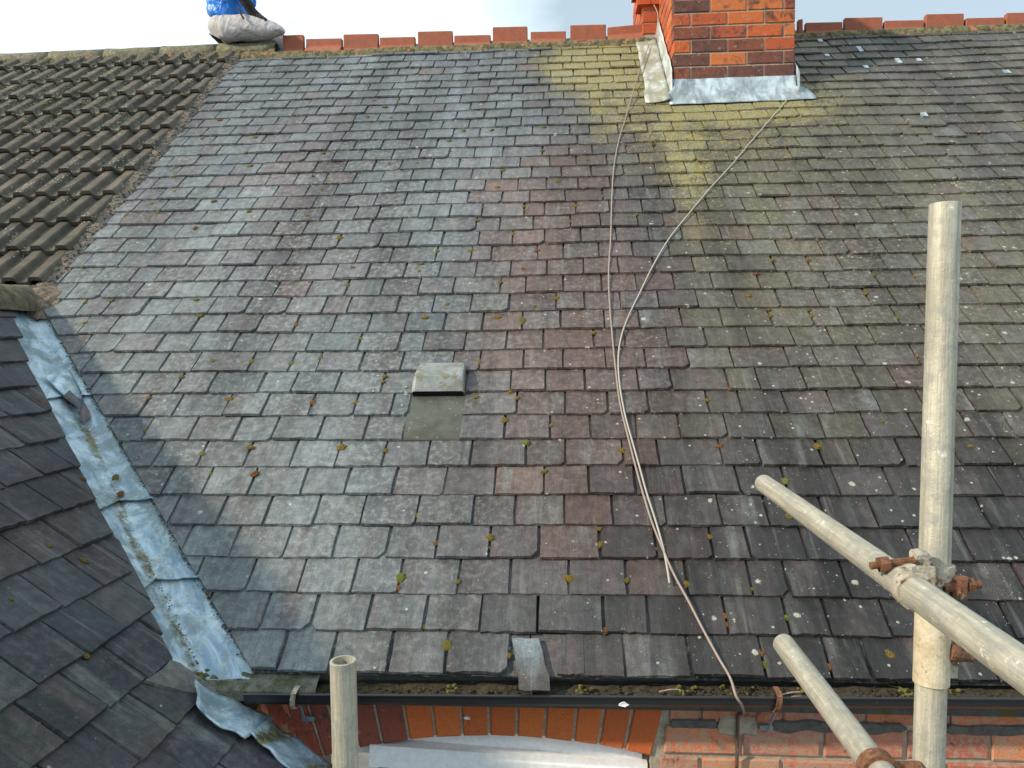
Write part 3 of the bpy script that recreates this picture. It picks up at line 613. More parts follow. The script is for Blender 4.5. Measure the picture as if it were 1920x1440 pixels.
TM = {w: [tile_mesh('tile', v, 11+i+10*w) for i in range(3)] for w, v in ((0, .15), (1, .55), (2, 1.0))}
RM = Matrix(((1, 0, 0), (0, CA, -SA), (0, SA, CA))).to_4x4()
for k in range(12):
    s0 = 1.915+GT*(k)-.0; x = -2.455
    for c in range(17):
        X = x-RP*2*(c+1)
        if X < -6.2 or s0 > 4.95: break
        q_ = k/11+c/9+R.gauss(0, .22); w = 0 if q_ < .42 else 1 if q_ < .85 else 2
        o = bpy.data.objects.new('tile', R.choice(TM[w])); C.objects.link(o)
        o.matrix_world = Matrix.Translation(main(X+R.uniform(-.002, .002), s0+R.gauss(0, .003), .012)+Vector((0, 0, ZC)))@RM@Matrix.Rotation(R.gauss(0, .006), 4, 'Z')
        loc = o.matrix_world.copy(); o.parent = tr; o.matrix_parent_inverse = Matrix.Translation(-tr.location); o.matrix_basis = loc
vm = MB(); vs = []; N = 230                      # rough mortared verge
for i in range(N+1):
    s_ = lerp(1.80, 4.93, i/N)
    for j, (dx, h) in enumerate(((-.030, .034), (.002, .040), (.034, .028), (.053, .014), (.060, -.004))):
        vs.append(main(-2.462+dx+.012*nse(s_*9, j*.3)+.007*nse(s_*40, j), s_, h+.010*nse(s_*30, j*1.3, 4)))
vm.add(vs, [(i*5+j, i*5+j+1, (i+1)*5+j+1, (i+1)*5+j) for i in range(N) for j in range(4)]); vm.build('verge_mortar', RMORT, tr)
L0 = -6.3; nr = 0
pa = [atY(x, y, RB.y) for x, y in ((-300, 132), (0, 102), (250, 88), (400, 81), (530, 78))]
X = -2.165
while X > -6.3:                                  # half round concrete ridge tiles
    mb = MB(); vs = []; x1, x0 = X, X-.44
    for j in range(5):
        x = lerp(x0, x1, j/4)
        zt = pa[-1].z+(x-pa[-1].x)*((pa[-1].z-pa[1].z)/(pa[-1].x-pa[1].x))
        for i in range(15):
            an = math.pi*(i/14); r = .092+.004*nse(x*20, i*.8)+(.004 if j == 0 else 0); vs.append(Vector((x, RB.y-r*1.05*math.cos(an), zt-.099+r*math.sin(an)*1.05+.003*nse(x*30, i, 2))))
    mb.add(vs, [(j*15+i, (j+1)*15+i, (j+1)*15+i+1, j*15+i+1) for j in range(4) for i in range(14)]); o = mb.build('ridge_tile', CRIDGE, tr, smooth=True)
    md = o.modifiers.new('t', 'SOLIDIFY'); md.thickness = .018; md.offset = -1; X -= .444
bb = MB(); vs = []
for i in range(181):
    x = lerp(-6.3, -2.15, i/180)
    for j, (s_, h) in enumerate(((4.99, .03), (4.945, .05), (4.91, .045), (4.875, .02))): vs.append(main(x, s_+.02*nse(x*11, j), h+.014*nse(x*25, j*2.2)))
bb.add(vs, [(i*4+j, i*4+j+1, i*4+j+5, i*4+j+4) for i in range(180) for j in range(3)][::-1]); bb.build('ridge_bedding', BMORT, tr)
# ------------------------------------------------------------------ chimney
ch = thing('chimney_stack', main(1.08, 3.95), 'orange red brick chimney stack with grey lead flashing standing through the slate roof', 'chimney')
YF, XL, XRR = 5.171, .702, 1.454
def brick(mb, fr, u0, u1, v0, v1, d, col, dirt=.1, pale=.2, moss=0., j=.0016):
    """brick seen on its face: fr(u,v,depth), face at depth 0"""
    c = .004; q = lambda: R.uniform(-j, j)
    o = [(u0+q(), v0+q()), (u1+q(), v0+q()), (u1+q(), v1+q()), (u0+q(), v1+q())]
    i_ = [(u0+c+q(), v0+c+q()), (u1-c+q(), v0+c+q()), (u1-c+q(), v1-c+q()), (u0+c+q(), v1-c+q())]; fd = R.uniform(-.0018, .0012)
    vs = [fr(u, v, fd) for u, v in i_]+[fr(u, v, fd+.004) for u, v in o]+[fr(u, v, d) for u, v in o]
    fs = [(0, 1, 2, 3), (11, 10, 9, 8)]+[(4+k, 4+(k+1) % 4, (k+1) % 4, k) for k in range(4)]+[(8+k, 8+(k+1) % 4, 4+(k+1) % 4, 4+k) for k in range(4)]
    mb.add(vs, fs, tint=(*col, 0), aux=(dirt, pale, moss, 0))
OR = [(.44, .10, .034), (.46, .12, .040), (.38, .085, .036), (.47, .14, .05), (.34, .08, .04)]
DK = [(.16, .062, .045), (.20, .065, .042), (.13, .055, .045)]
CH = .0832; ZB = 1.545
core = MB()
NC = 14
ZTOP = ZB+CH*NC
box(core, XYZ, (XL+.006, YF+.006, 1.30), (XRR-.006, 6.05, ZTOP)); box(core, XYZ, (.59, 5.956, 1.9), (1.40, 6.80, ZTOP)); core.build('mortar_core', MORT, ch)
fF = lambda u, v, d: Vector((u, YF+d, v)); fL = lambda u, v, d: Vector((XL+d, -u, v)); fRt = lambda u, v, d: Vector((XRR-d, u, v))
BL = .2275
for k in range(NC):
    z0, z1 = ZB+k*CH+.004, ZB+(k+1)*CH-.005
    u = XL-(.12 if k % 2 == 0 else .0) ; u = XL+(-.12 if k % 2 else 0)
    while u < XRR-.01:
        a, b = max(u, XL)+.0, min(u+BL, XRR)
        dark = (k <= 1 and R.random() < .95) or (k in (2, 3) and R.random() < .5) or (a == XL and R.random() < .5) or R.random() < .03
        if b-a > .03: mb = MB(); brick(mb, fF, a+(.0 if a == XL else .005), b-(0 if b == XRR else .005), z0, z1, .10, R.choice(DK if dark else OR), .34 if dark else R.uniform(.10, .42), .2); mb.build('brick', BRICK, ch)
        u += BL
    y = YF+.004+(.105 if k % 2 == 0 else .0)+(.0)
    ys = [YF+.004]; 
    while y < 5.94:
        if y > YF+.02: ys.append(y)
        y += BL
    ys.append(5.945)
    for a, b in zip(ys, ys[1:]):
        if main(0, 0).z+((a+b)/2-YE)*math.tan(AL) > z1+.05: continue
        mb = MB(); brick(mb, fL, -(b-.005), -(a+.005 if a > YF+.01 else a+.104), z0, z1, .10, R.choice(OR), R.uniform(0, .15), .25)
        if b-a > .12 or a > YF+.01: mb.build('brick', BRICK, ch)
    y = YF+.105
    while y < 6.0:
        mb = MB(); brick(mb, fRt, y+.005, min(y+BL, 6.05)-.005, z0, z1, .10, R.choice(OR), .2, .15); mb.build('brick', BRICK, ch); y += BL
fR2 = lambda u, v, d: Vector((u, 5.950+d, v)); fR3 = lambda u, v, d: Vector((.584+d, -u, v))
for k in range(8, NC):                           # wider rear half of the stack behind the ridge
    z0, z1 = ZB+k*CH+.004, ZB+(k+1)*CH-.005
    mb = MB(); brick(mb, fR2, .584, .700, z0, z1, .09, R.choice(OR[:3]), .1, .1); mb.build('brick', BRICK, ch)
    for y in (6.06, 6.29, 6.52): mb = MB(); brick(mb, fR3, -(y+.22), -y, z0, z1, .09, R.choice(OR), .1, .1); mb.build('brick', BRICK, ch)
for k, z in ((0, 2.415), (1, 2.50), (2, 2.585)):      # oversailing courses of the rear stack
    for x in (.545, .645):
        mb = MB(); box(mb, XYZ, (x-.03*k, 5.92-.03*k, z), (x+.095-.03*k, 6.1, z+.078), tint=(.46, .09, .035, 0), aux=(.1, .1, 0, 0)); mb.build('brick', BRICK, ch)
# lead: front apron
ap = MB(); vs, uv, ti = [], [], []; nx = 36
sF = (YF-YE)/CA; zr_ = ZE+sF*SA
pro = [('w', .112), ('w', .085), ('w', .045), ('c', 0), ('r', .03), ('r', .07), ('r', .125)]
for i in range(nx+1):
    f = i/nx
    for j, (m_, d) in enumerate(pro):
        x = lerp(XL-.012, XRR+.006, f) if m_ == 'w' else lerp(XL-.04-.01*j*0, XRR+.05+.008*j, f)
        wv = .003*nse(f*7, j*.7)
        if m_ == 'w': p = Vector((x, YF-.006-(.012 if d < .06 else 0)+wv*.4, zr_+d+wv))
        elif m_ == 'c': p = Vector((x, YF-.030, zr_+.022-.018))+Vector((0, 0, .018+wv*.5))
        else: p = mfr(x, sF-d-.02+.010*nse(f*7, 3)*(j == 6), .026-.03*d+wv*.4)
        vs.append(p); uv.append((x, j*.04)); ti.append((1, 1, 1, 0))
k = len(pro); ap.add(vs, [(i*k+j, i*k+j+1, (i+1)*k+j+1, (i+1)*k+j) for i in range(nx) for j in range(k-1)], uv=uv, tint=ti)
o = ap.build('apron_flashing', LEADN, ch, smooth=True); md = o.modifiers.new('t', 'SOLIDIFY'); md.thickness = .004; md.offset = -1
# lead: side upstand and the lichened sheet lying on the slates
sd_ = MB(); vs, uv = [], []; n = 30
for i in range(n+1):
    s_ = lerp(sF-.07, 4.98, i/n); x = XL-.010
    for j, h in enumerate((.008, .045, .09, lerp(.13, .16, nse(s_*3, 1)*.5+.5))):
        p = main(x-.022*(j == 0)-.004*(j == 1)+.004*nse(s_*9, j), s_, h+.006*nse(s_*14, j));
        if p.y < YF-.004 and j > 0: p.y = YF-.012
        vs.append(p); uv.append((j*.05, s_))
sd_.add(vs, [(i*4+j, (i+1)*4+j, (i+1)*4+j+1, i*4+j+1) for i in range(n) for j in range(3)], uv=uv); o = sd_.build('side_flashing', m_lead('pale_lead', (.50, .50, .47), (.55, .52, .44)), ch, smooth=True)
md = o.modifiers.new('t', 'SOLIDIFY'); md.thickness = .004
ls = MB(); vs, uv = [], []
for i in range(25):
    s_ = lerp(sF-.10, 4.86, i/24)
    for j in range(7):
        a = j/6; x = lerp(XL-.030, XL-.17-.02*(s_ < sF+.1)*(1-i/10), a)+.006*nse(s_*8, a*3); ss = s_-(.018*math.sin(a*math.pi) if i == 0 else 0)
        vs.append(mfr(x, ss, .031-.005*a+.010*(1-a)**3+.004*nse(s_*7, a*5))); uv.append((a*.15, s_))
ls.add(vs, [(i*7+j, (i+1)*7+j, (i+1)*7+j+1, i*7+j+1) for i in range(24) for j in range(6)], uv=uv, tint=(1, 1, 1, .30)); o = ls.build('side_flashing', LEADL, ch, smooth=True, label='lichen covered lead sheet on the left of the chimney')
md = o.modifiers.new('t', 'SOLIDIFY'); md.thickness = .004
rs = MB(); vs, uv = [], []
for i in range(13):
    s_ = lerp(sF-.05, 4.9, i/12)
    for j, h in enumerate((.01, .06, .13)): p = main(XRR+.012-.02*(j == 2)*(i == 0), s_, h+.006*nse(s_*9, j)); vs.append(p); uv.append((j*.05, s_))
rs.add(vs, [(i*3+j, i*3+j+1, (i+1)*3+j+1, (i+1)*3+j) for i in range(12) for j in range(2)], uv=uv); o = rs.build('side_flashing', LEADN, ch, smooth=True); md = o.modifiers.new('t', 'SOLIDIFY'); md.thickness = .004
# ------------------------------------------------------------------ roof vent
rv = thing('roof_vent', main(-.49, 1.0), 'grey hooded roof vent with a black comb grille set among the slates', 'roof vent')
fr = lambda u, v, h: main(u, v, h+und(u, v))
mb = MB(); vs, uv = [], []
for i in range(9):
    for j in range(9): a, b = i/8, j/8; X = lerp(PX[0]-.035, PX[1]+.035, a); s_ = lerp(.905, 1.32, b); vs.append(fr(X, s_, .0135*(1-(s_-.905)/.26*.55)+.0006*nse(i, j))); uv.append((X, s_))
mb.add(vs, [(i*9+j, (i+1)*9+j, (i+1)*9+j+1, i*9+j+1) for i in range(8) for j in range(8)], uv=uv); o = mb.build('base_plate', VENTB, rv, smooth=True); md = o.modifiers.new('t', 'SOLIDIFY'); md.thickness = .004; md.offset = -1
mb = MB(); a0, a1 = PX[0]+.004, PX[1]-.004
sec = [(1.325, .016, .012), (1.315, .034, .008), (1.215, .064, .004), (1.203, .064, .003), (1.160, .037, .0), (1.152, .031, .0)]
vs, uv = [], []
for s_, h, ins in sec:
    for X, hh in ((a0+ins, .006), (a0+ins, h-.008), (a0+ins+.004, h-.002), (a0+ins+.012, h), (a1-ins-.012, h), (a1-ins-.004, h-.002), (a1-ins, h-.008), (a1-ins, .006)): vs.append(fr(X, s_, max(hh, .008))); uv.append((X, s_))
mb.add(vs, [(i*8+j, i*8+j+1, (i+1)*8+j+1, (i+1)*8+j) for i in range(5) for j in range(7)], uv=uv); o = mb.build('cowl', VENTM, rv); md = o.modifiers.new('t', 'SOLIDIFY'); md.thickness = .003; md.offset = -1
mb = MB(); box(mb, fr, (a0+.004, 1.172, .010), (a1-.004, 1.182, .036))
n = 38
for i in range(n): x = lerp(a0+.004, a1-.004, (i+.5)/n); box(mb, fr, (x-.0013, 1.150, .006), (x+.0013, 1.172, .033))
mb.build('grille', PLAST, rv)
# ------------------------------------------------------------------ wall, window, gutter
bw = thing('brick_wall', (1.0, 2.22, -ZC), 'weathered red brick wall with a segmental brick arch under the eaves gutter', 'wall')
YW = 2.22
fW = lambda u, v, d: Vector((u, YW+d, v))
ac = Vector((-.20, -3.03)); RI, RO = 1.882, 2.115       # arch centre (X,Z), intrados, extrados
def intr(X): return ac.y+math.sqrt(max(0, RI*RI-(X-ac.x)**2))
XA0, XA1 = -.76, .215                                    # reveals
core = MB()
box(core, XYZ, (XA1+.02, YW+.008, -ZC), (5, YW+.26, -.97)); box(core, XYZ, (-1.5, YW+.008, -ZC), (XA0-.02, YW+.26, -1.02))
N = 24; vs = []
for i in range(N+1):
    x = lerp(XA0-.02, XA1+.02, i/N); vs += [Vector((x, YW+.008, intr(x)+.004)), Vector((x, YW+.008, -.97)), Vector((x, YW+.20, -.97)), Vector((x, YW+.20, intr(x)+.004))]
core.add(vs, [(i*4+j, (i+1)*4+j, (i+1)*4+(j+1) % 4, i*4+(j+1) % 4) for i in range(N) for j in range(4)]); core.build('mortar_core', MORT, bw)
AO = [(.52, .13, .042), (.56, .15, .044), (.48, .12, .04), (.54, .14, .042)]; ADK = [(.28, .075, .045), (.32, .085, .048), (.24, .07, .05)]
# arch bricks: joints measured along the intrados
JX = [474, 512, 552, 592, 628, 665, 712, 764, 815, 866, 917, 968, 1020, 1075, 1124, 1175, 1232]
ang = []
for px in JX: p = atY(px, 1385, YW); ang.append(math.atan2(p.x-ac.x, RI))
for i, (a, b) in enumerate(zip(ang, ang[1:])):
    c = R.choice(ADK if i < 7 else AO); g_ = .0045/RI
    P = lambda r, t: (ac.x+r*math.sin(t), ac.y+r*math.cos(t)); mb = MB(); q = lambda: R.uniform(-.0015, .0015)
    o4 = [P(RI+q(), a+g_), P(RI+q(), b-g_), P(RO, b-g_), P(RO, a+g_)]; i4 = [P(RI+.004+q(), a+2*g_), P(RI+.004+q(), b-2*g_), P(RO-.004, b-2*g_), P(RO-.004, a+2*g_)]
    fd = R.uniform(-.002, .001); vs = [fW(*p, fd) for p in i4]+[fW(*p, fd+.004) for p in o4]+[fW(*p, .11) for p in o4]
    mb.add(vs, [(0, 1, 2, 3), (11, 10, 9, 8)]+[(4+k, 4+(k+1) % 4, (k+1) % 4, k) for k in range(4)]+[(8+k, 8+(k+1) % 4, 4+(k+1) % 4, 4+k) for k in range(4)], tint=(*c, 0), aux=(.25 if i < 7 else .02, .05, .5 if i < 6 else .0, 0)); mb.build('arch_brick', BRICK, bw)
WB = [(.50, .16, .085), (.54, .19, .10), (.46, .16, .10), (.42, .17, .12), (.56, .22, .11), (.38, .13, .09)]
HB = .093; ZT = atY(1300, 1356, YW).z-.006
for k in range(0, 9):
    z1 = ZT-HB*(k-1)-.004; z0 = z1-HB+.013
    u = .262-.23+(.0 if k % 2 else .115)
    while u < 4.6:
        a, b = u+.005, u+.223; u += .228
        lim = XA1+.055 if k > 1 else .30
        lim = .243+.012*0 if k > 3 else .252+.035*(3-k)/3
        if b < lim+.03: continue
        mb = MB(); brick(mb, fW, max(a, lim), b, z0, z1, .10, R.choice(WB), R.uniform(.0, .25), R.uniform(.4, 1.), .12, .003); mb.build('brick', BRICK, bw)
    u = -.86-.228*3+(.0 if k % 2 else .115)
    while u < -.80:
        a, b = u+.005, min(u+.223, -.80-.02*k*0); u += .228
        if b-a < .04: continue
        mb = MB(); brick(mb, fW, a, b, z0, z1, .10, R.choice(ADK+WB[:2]), .3, .6, .8, .003); mb.build('brick', BRICK, bw)
# dark cement smeared along the bed joint and pale patch at the cable hole
def smear(x0, x1, zc, hh, mat, name, seed):
    mb = MB(); n = 40; vs = []
    for i in range(n+1):
        x = lerp(x0, x1, i/n); e = min(1, i/2, (n-i)/2); a = hh*(1+.5*nse(x*14, seed))*e; b = hh*(1+.6*nse(x*17, seed+4))*e
        vs += [fW(x, zc-b-.001, -.002), fW(x, zc-b*.8, -.007), fW(x, zc+a*.8, -.007), fW(x, zc+a+.001, -.002)]
    mb.add(vs, [(i*4+j, (i+1)*4+j, (i+1)*4+j+1, i*4+j+1) for i in range(n) for j in range(3)]); mb.build(name, mat, bw)
def zpx(x, y): return atY(x, y, YW).z
smear(atY(1256, 1350, YW).x, atY(1345, 1350, YW).x, zpx(1300, 1356), .013, DMORT, 'dark_pointing', 1)
smear(atY(1440, 1360, YW).x, atY(1700, 1360, YW).x, zpx(1550, 1362), .015, DMORT, 'dark_pointing', 5)
smear(atY(1770, 1360, YW).x, atY(2000, 1360, YW).x, zpx(1850, 1368), .014, DMORT, 'dark_pointing', 9)
smear(atY(1345, 1360, YW).x, atY(1420, 1360, YW).x, zpx(1385, 1362), .026, MORT, 'mortar_patch', 13)
fb = MB(); box(fb, XYZ, (-.97, 2.185, -1.045), (4.6, 2.205, -.93)); fb.build('fascia_board', FASC, bw)
fi = MB(); vs = []
for i in range(31):
    x = lerp(-1.06, -.70, i/30)
    for j, (y, z) in enumerate(((2.150, -.942), (2.115, -.955), (2.098, -.972), (2.096, -1.0), (2.18, -1.0))): vs.append(Vector((x, y+.006*nse(x*30, j), z+.006*nse(x*34, j, 3))))
fi.add(vs, [(i*5+j, i*5+j+1, i*5+j+6, i*5+j+5) for i in range(30) for j in range(4)][::-1]); fi.build('mortar_fillet', m_simple('mossy_mortar', (.05, .055, .03), (.15, .15, .12), 30, .95, .8), bw)
sb = MB(); box(sb, XYZ, (-.97, 2.206, -1.02), (4.6, 2.30, -.985)); sb.build('soffit', FASC, bw)
# window
wd = thing('window', (-.25, 2.3, -1.9), 'white framed window under the brick arch, only its head showing', 'window')
def wl(px, py, d): return atY(px, py, YW+d)
mb = MB(); N = 20; vs = []                                   # arched head frame following the intrados
for i in range(N+1):
    x = lerp(XA0+.03, XA1, i/N); z = intr(x)-.004
    vs += [Vector((x, YW+.045, z)), Vector((x, YW+.045, min(z-.012, -1.232))), Vector((x, YW+.11, min(z-.012, -1.232))), Vector((x, YW+.11, z))]
mb.add(vs, [(i*4+j, i*4+(j+1) % 4, (i+1)*4+(j+1) % 4, (i+1)*4+j) for i in range(N) for j in range(4)]); mb.build('frame', UPVC, wd)
A, Bq = wl(693, 1397, -.005), wl(1214, 1432, .02)
d_ = (Bq-A); mb = MB()
sec = [(.0, 0), (-.016, .0), (-.020, -.006), (-.058, -.012), (-.062, -.006), (-.064, .05), (.0, .05)]
vs = [p+Vector((0, dy, dz)) for p in (A, Bq) for dz, dy in sec]; n = len(sec)
mb.add(vs, [tuple(range(n-1, -1, -1)), tuple(range(n, 2*n))]+[(i, (i+1) % n, n+(i+1) % n, n+i) for i in range(n)]); mb.build('sash', UPVC, wd)
mb = MB(); vs = [A+Vector((.02, .02, -.066)), Bq+Vector((-.02, .02, -.066)), Bq+Vector((-.02, .02, -.9)), A+Vector((.02, .02, -.9))]; mb.add(vs, [(0, 3, 2, 1)]); mb.build('glass', GLASS, wd)
mb = MB(); vs = [A+Vector((.02, .012, -.0645)), Bq+Vector((-.02, .012, -.0645)), Bq+Vector((-.02, .012, -.074)), A+Vector((.02, .012, -.074))]; mb.add(vs, [(0, 3, 2, 1)]); mb.build('seal', PLAST, wd)
# gutter
rg_ = thing('rain_gutter', (0, 2.13, -1.0), 'black plastic rain gutter with debris along the eaves of the slate roof', 'gutter')
def gz(X): return -.962+.0125*(X-.0)
mb = MB(); sec = [(2.088, .000), (2.082, -.002), (2.082, -.006), (2.086, -.008), (2.087, -.024), (2.098, -.036), (2.12, -.044), (2.15, -.044), (2.168, -.036), (2.172, 0)]
X0 = atY(456, 1300, 2.085).x; n = len(sec); N = 24; vs = []
for i in range(N+1):
    x = lerp(X0, 4.5, i/N); vs += [Vector((x, y, gz(x)+z+.002*nse(x*1.5, 2))) for y, z in sec]
mb.add(vs, [(i*n+j, (i+1)*n+j, (i+1)*n+j+1, i*n+j+1) for i in range(N) for j in range(n-1)]+[tuple(range(n))]); o = mb.build('channel', PLAST, rg_); md = o.modifiers.new('t', 'SOLIDIFY'); md.thickness = .003; md.offset = 1
def bracket(px, tiltx, rodlen, spike):
    x = atY(px, 1310, 2.082).x; z = gz(x); br = MB()
    prof = [(2.12, .010), (2.090, .010), (2.075, .004), (2.074, -.012), (2.079, -.028), (2.092, -.043), (2.118, -.050)]
    vs = []
    for y, dz in prof:
        for e in (-.007, .007): vs.append(Vector((x+e+(dz-.01)*tiltx, y, z+dz)))
    br.add(vs, [(i*2, i*2+1, i*2+3, i*2+2) for i in range(len(prof)-1)]); o = br.build('bracket', CLAMP if tiltx > .15 else RUST, rg_); md = o.modifiers.new('t', 'SOLIDIFY'); md.thickness = .003
    r = MB(); tube(r, [Vector((x+.003, 2.115, z-.047)), Vector((x-.002, 2.15, z-.055-rodlen*.5)), Vector((x-.004, 2.185, z-.062-rodlen))], .004, 8)
    box(r, XYZ, (x-.022, 2.195, z-.062-rodlen), (x+.014, 2.207, z-.048-rodlen)); r.build('bracket_rod', STEEL, rg_)
bracket(553, .18, .07, True); bracket(1461, .1, .085, True)
gd = MB(); lumps(gd, lambda: (lambda x: Vector((x, R.uniform(2.092, 2.165), gz(x)-.010+R.uniform(-.006, .004))))(R.uniform(X0+.02, 3.4)), 1500, .0025, .009, .5)
N = 260; vs = []
for i in range(N+1):
    x = lerp(X0+.01, 4.4, i/N)
    for j in range(5): vs.append(Vector((x, lerp(2.087, 2.172, j/4), gz(x)-.012+.010*nse(x*16, j*.8)+.006*nse(x*45, j, 3)+.006*(j > 2))))
gd.add(vs, [(i*5+j, (i+1)*5+j, (i+1)*5+j+1, i*5+j+1) for i in range(N) for j in range(4)])
for _ in range(60):
    x = R.uniform(X0, 3); a = Vector((x, R.uniform(2.095, 2.16), gz(x)+.001)); tube(gd, [a, a+Vector((R.uniform(-.05, .05), R.uniform(-.02, .02), R.uniform(-.004, .010)))], .0009, 4)
o = gd.build('gutter_debris', DEBR); o['kind'] = 'stuff'
gm = MB(); lumps(gm, lambda: (lambda x: Vector((x, R.uniform(2.10, 2.15), gz(x)+R.uniform(-.004, .003))))(R.choice((-.33, -.31, .31, .34, .42, .48, .62, .9, 1.02, 1.25, .05))+R.gauss(0, .012)), 60, .003, .008, .7)
o = gm.build('gutter_moss', m_simple('gutter_moss', (.055, .055, .012), (.13, .12, .025), 80, .95, .8)); o['kind'] = 'stuff'
for (x0, y0, x1, y1, lb) in ((1462, 1303, 1510, 1297, 'long pale dry twig poking from the gutter near the pole'), (1470, 1309, 1512, 1306, 'second pale twig lying in the gutter below the long one'), (1236, 1297, 1276, 1293, 'thin pale straw lying in the gutter beside the cable')):
    mb = MB(); a, b = atY(x0, y0, 2.10), atY(x1, y1, 2.12); tube(mb, [a, (a+b)/2+Vector((0, 0, .003)), b], .0022, 6); tag(mb.build('twig', TWIG), lb, 'twig')
# the slipped slate hanging into the gutter
mb = MB(); q = [mainpx(960, 1203), mainpx(1012, 1203), (mainpx(1034, 1290)[0], mainpx(1034, 1290)[1]-.02), (mainpx(975, 1288)[0], mainpx(975, 1288)[1]-.02)]
pts = []
for i in range(4):
    a, b = q[i], q[(i+1) % 4]
    for k in range(4): pts.append((lerp(a[0], b[0], k/4)+R.uniform(-.0035, .0035), lerp(a[1], b[1], k/4)+R.uniform(-.0035, .0035)))
n = len(pts); vs = [main(x, s_, .020+.05*max(0, .02-s_)) for x, s_ in pts]+[main(x, s_, .013+.05*max(0, .02-s_)) for x, s_ in pts]
mb.add(vs, [tuple(range(n-1, -1, -1)), tuple(range(n, 2*n))]+[(i, (i+1) % n, n+(i+1) % n, n+i) for i in range(n)], uv=pts*2, tint=[(*mix3((.046, .043, .044), (.13, .165, .19), sm(.068, .088, q_[1]+.012*nse(q_[0]*90, 3))), .05) for q_ in pts]*2, aux=(.45, .15, .2, .25))
o = mb.build('slipped_slate', SLATE); tag(o, 'narrow slate slipped down crooked into the black gutter', 'slate')
bm = bmesh.new(); bm.from_mesh(o.data); bmesh.ops.recalc_face_normals(bm, faces=bm.faces); bm.to_mesh(o.data); bm.free()
# ------------------------------------------------------------------ cables
def cable_px(pts, r, h=.012, end=None):
    P = []
    for x, y in pts: X, s_ = mainpx(x, y); P.append(mfr(X, s_, h+.0095+.006*(s_ < .3)+.022*(s_ > 3.75 and .42 < X < .72)))
    P += end or []
    return catmull(P, 6)
mb = MB(); tube(mb, cable_px([(1216, 96), (1203, 130), (1190, 170), (1172, 230), (1160, 270), (1151, 320), (1147, 380), (1145, 450), (1141, 520), (1143, 580), (1149, 650), (1155, 710), (1162, 765), (1175, 820), (1190, 880), (1205, 935), (1222, 990), (1240, 1035), (1262, 1085), (1290, 1140), (1318, 1195), (1345, 1245), (1366, 1282)], .004, .013,
    [atY(1380, 1305, 2.075), atY(1391, 1322, 2.085), atY(1394, 1333, 2.12), atY(1393, 1341, 2.20)]), .0036, 7); o = mb.build('cable', CABLE, smooth=True); tag(o, 'pinkish brown cable running from the ridge beside the chimney down over the gutter', 'cable')
mb = MB(); tube(mb, cable_px([(1492, 172), (1470, 200), (1440, 235), (1405, 275), (1370, 318), (1330, 362), (1290, 410), (1255, 455), (1225, 505), (1200, 555), (1178, 600), (1164, 640), (1159, 680), (1161, 725), (1170, 780), (1183, 830), (1197, 880), (1212, 935), (1228, 985), (1242, 1035), (1249, 1070), (1254, 1105)], .004, .013), .0034, 7); o = mb.build('cable', CABLEW, smooth=True); tag(o, 'pale grey cable from the right foot of the chimney ending loose on the lower slates', 'cable')
mb = MB(); tube(mb, catmull([atY(1395, 1340, 2.205), atY(1390, 1338, 2.198), atY(1384, 1342, 2.205), atY(1383, 1365, 2.206), atY(1382, 1400, 2.207), atY(1381, 1440, 2.207), atY(1380, 1500, 2.207), Vector((.44, 2.207, -3))], 5), .0048, 8); o = mb.build('cable', BCABLE, smooth=True); tag(o, 'dark brown cable clipped down the brick wall below the gutter', 'cable')
mb = MB(); tube(mb, catmull([main(XL-.02, 4.94, .05), main(XL-.05, 4.90, .03), main(XL-.03, 4.85, .09), main(XL-.015, 4.95, .17), Vector((.66, 5.93, 2.42)), Vector((.62, 5.93, 2.50)), Vector((.60, 5.93, 2.75))], 6), .003, 6); tag(mb.build('cable', CABLEW, smooth=True), 'thin pale cable looping up the left side of the chimney', 'cable')
# ------------------------------------------------------------------ scaffolding
RO_, RI_ = .02415, .0195
def tubeobj(a, b, label): mb = MB(); pipe(mb, a, b, RO_, RI_, 32, 6); o = mb.build('scaffold_tube', GALV); md = o.data; tag(o, label, 'scaffold tube', 'scaffold tubes'); return o
pa_, pb_ = atD(1772, 383, 1.3), atD(1746, 1268, 1.3)
pd = (pa_-pb_).normalized()
tubeobj(pb_-pd*.0, pa_, 'tall upright galvanised scaffold pole at right with an open top')
tubeobj(pb_-pd*2.6, pb_-pd*.004, 'lower upright scaffold tube below the sleeve at right')
t0, t1 = Vector((.526, 2.127, -.392)), Vector((.534, .30, -.392)); tubeobj(t1, t0, 'long diagonal looking tube crossing in front of the tall pole')
l0, l1 = Vector((.497, 1.82, -.708)), Vector((.515, .30, -.708)); tubeobj(l1, l0, 'lower short tube pointing at the gutter at bottom right')
q0 = atD(643, 1238, 1.46); tubeobj(q0-Vector((-.004, 0, 2.6)), q0, 'upright tube with an open mouth at bottom left before the gutter')
# sleeve coupler
sc = thing('sleeve_coupler', pb_, 'pale sleeve coupler joining the two upright tubes at right', 'scaffold coupler')
mb = MB(); pipe(mb, pb_-pd*.012, pb_+pd*.115, .0275, .0243, 32, 3); mb.build('sleeve', m_simple('painted_sleeve', (.40, .34, .23), (.52, .47, .35), 30, .7, .3, sp=((.36, .27, .20), 70, .58)), sc)
def bolt(mb, a, b, r, head=True):
    tube(mb, [a, b], r, 10)
    d = (b-a).normalized()
    if head: tube(mb, [b-d*.004, b+d*.010], r*1.75, 6)
mb = MB(); c0 = pb_+pd*.045+CR*.020-_fw*.010; tube(mb, [c0, c0+CR*.012+CU*-.002, c0+CR*.028-CU*.008, c0+CR*.042-CU*.013], [.017, .016, .010, .0055], 14); mb.build('bolt', RUST, sc)
mb = MB(); c0 = pb_+pd*.020+CR*.026; box(mb, lambda u, v, w: c0+CR*u+pd*v+_fw*w, (-.002, -.02, -.008), (.013, .075, .012)); mb.build('lug', CLAMP, sc)
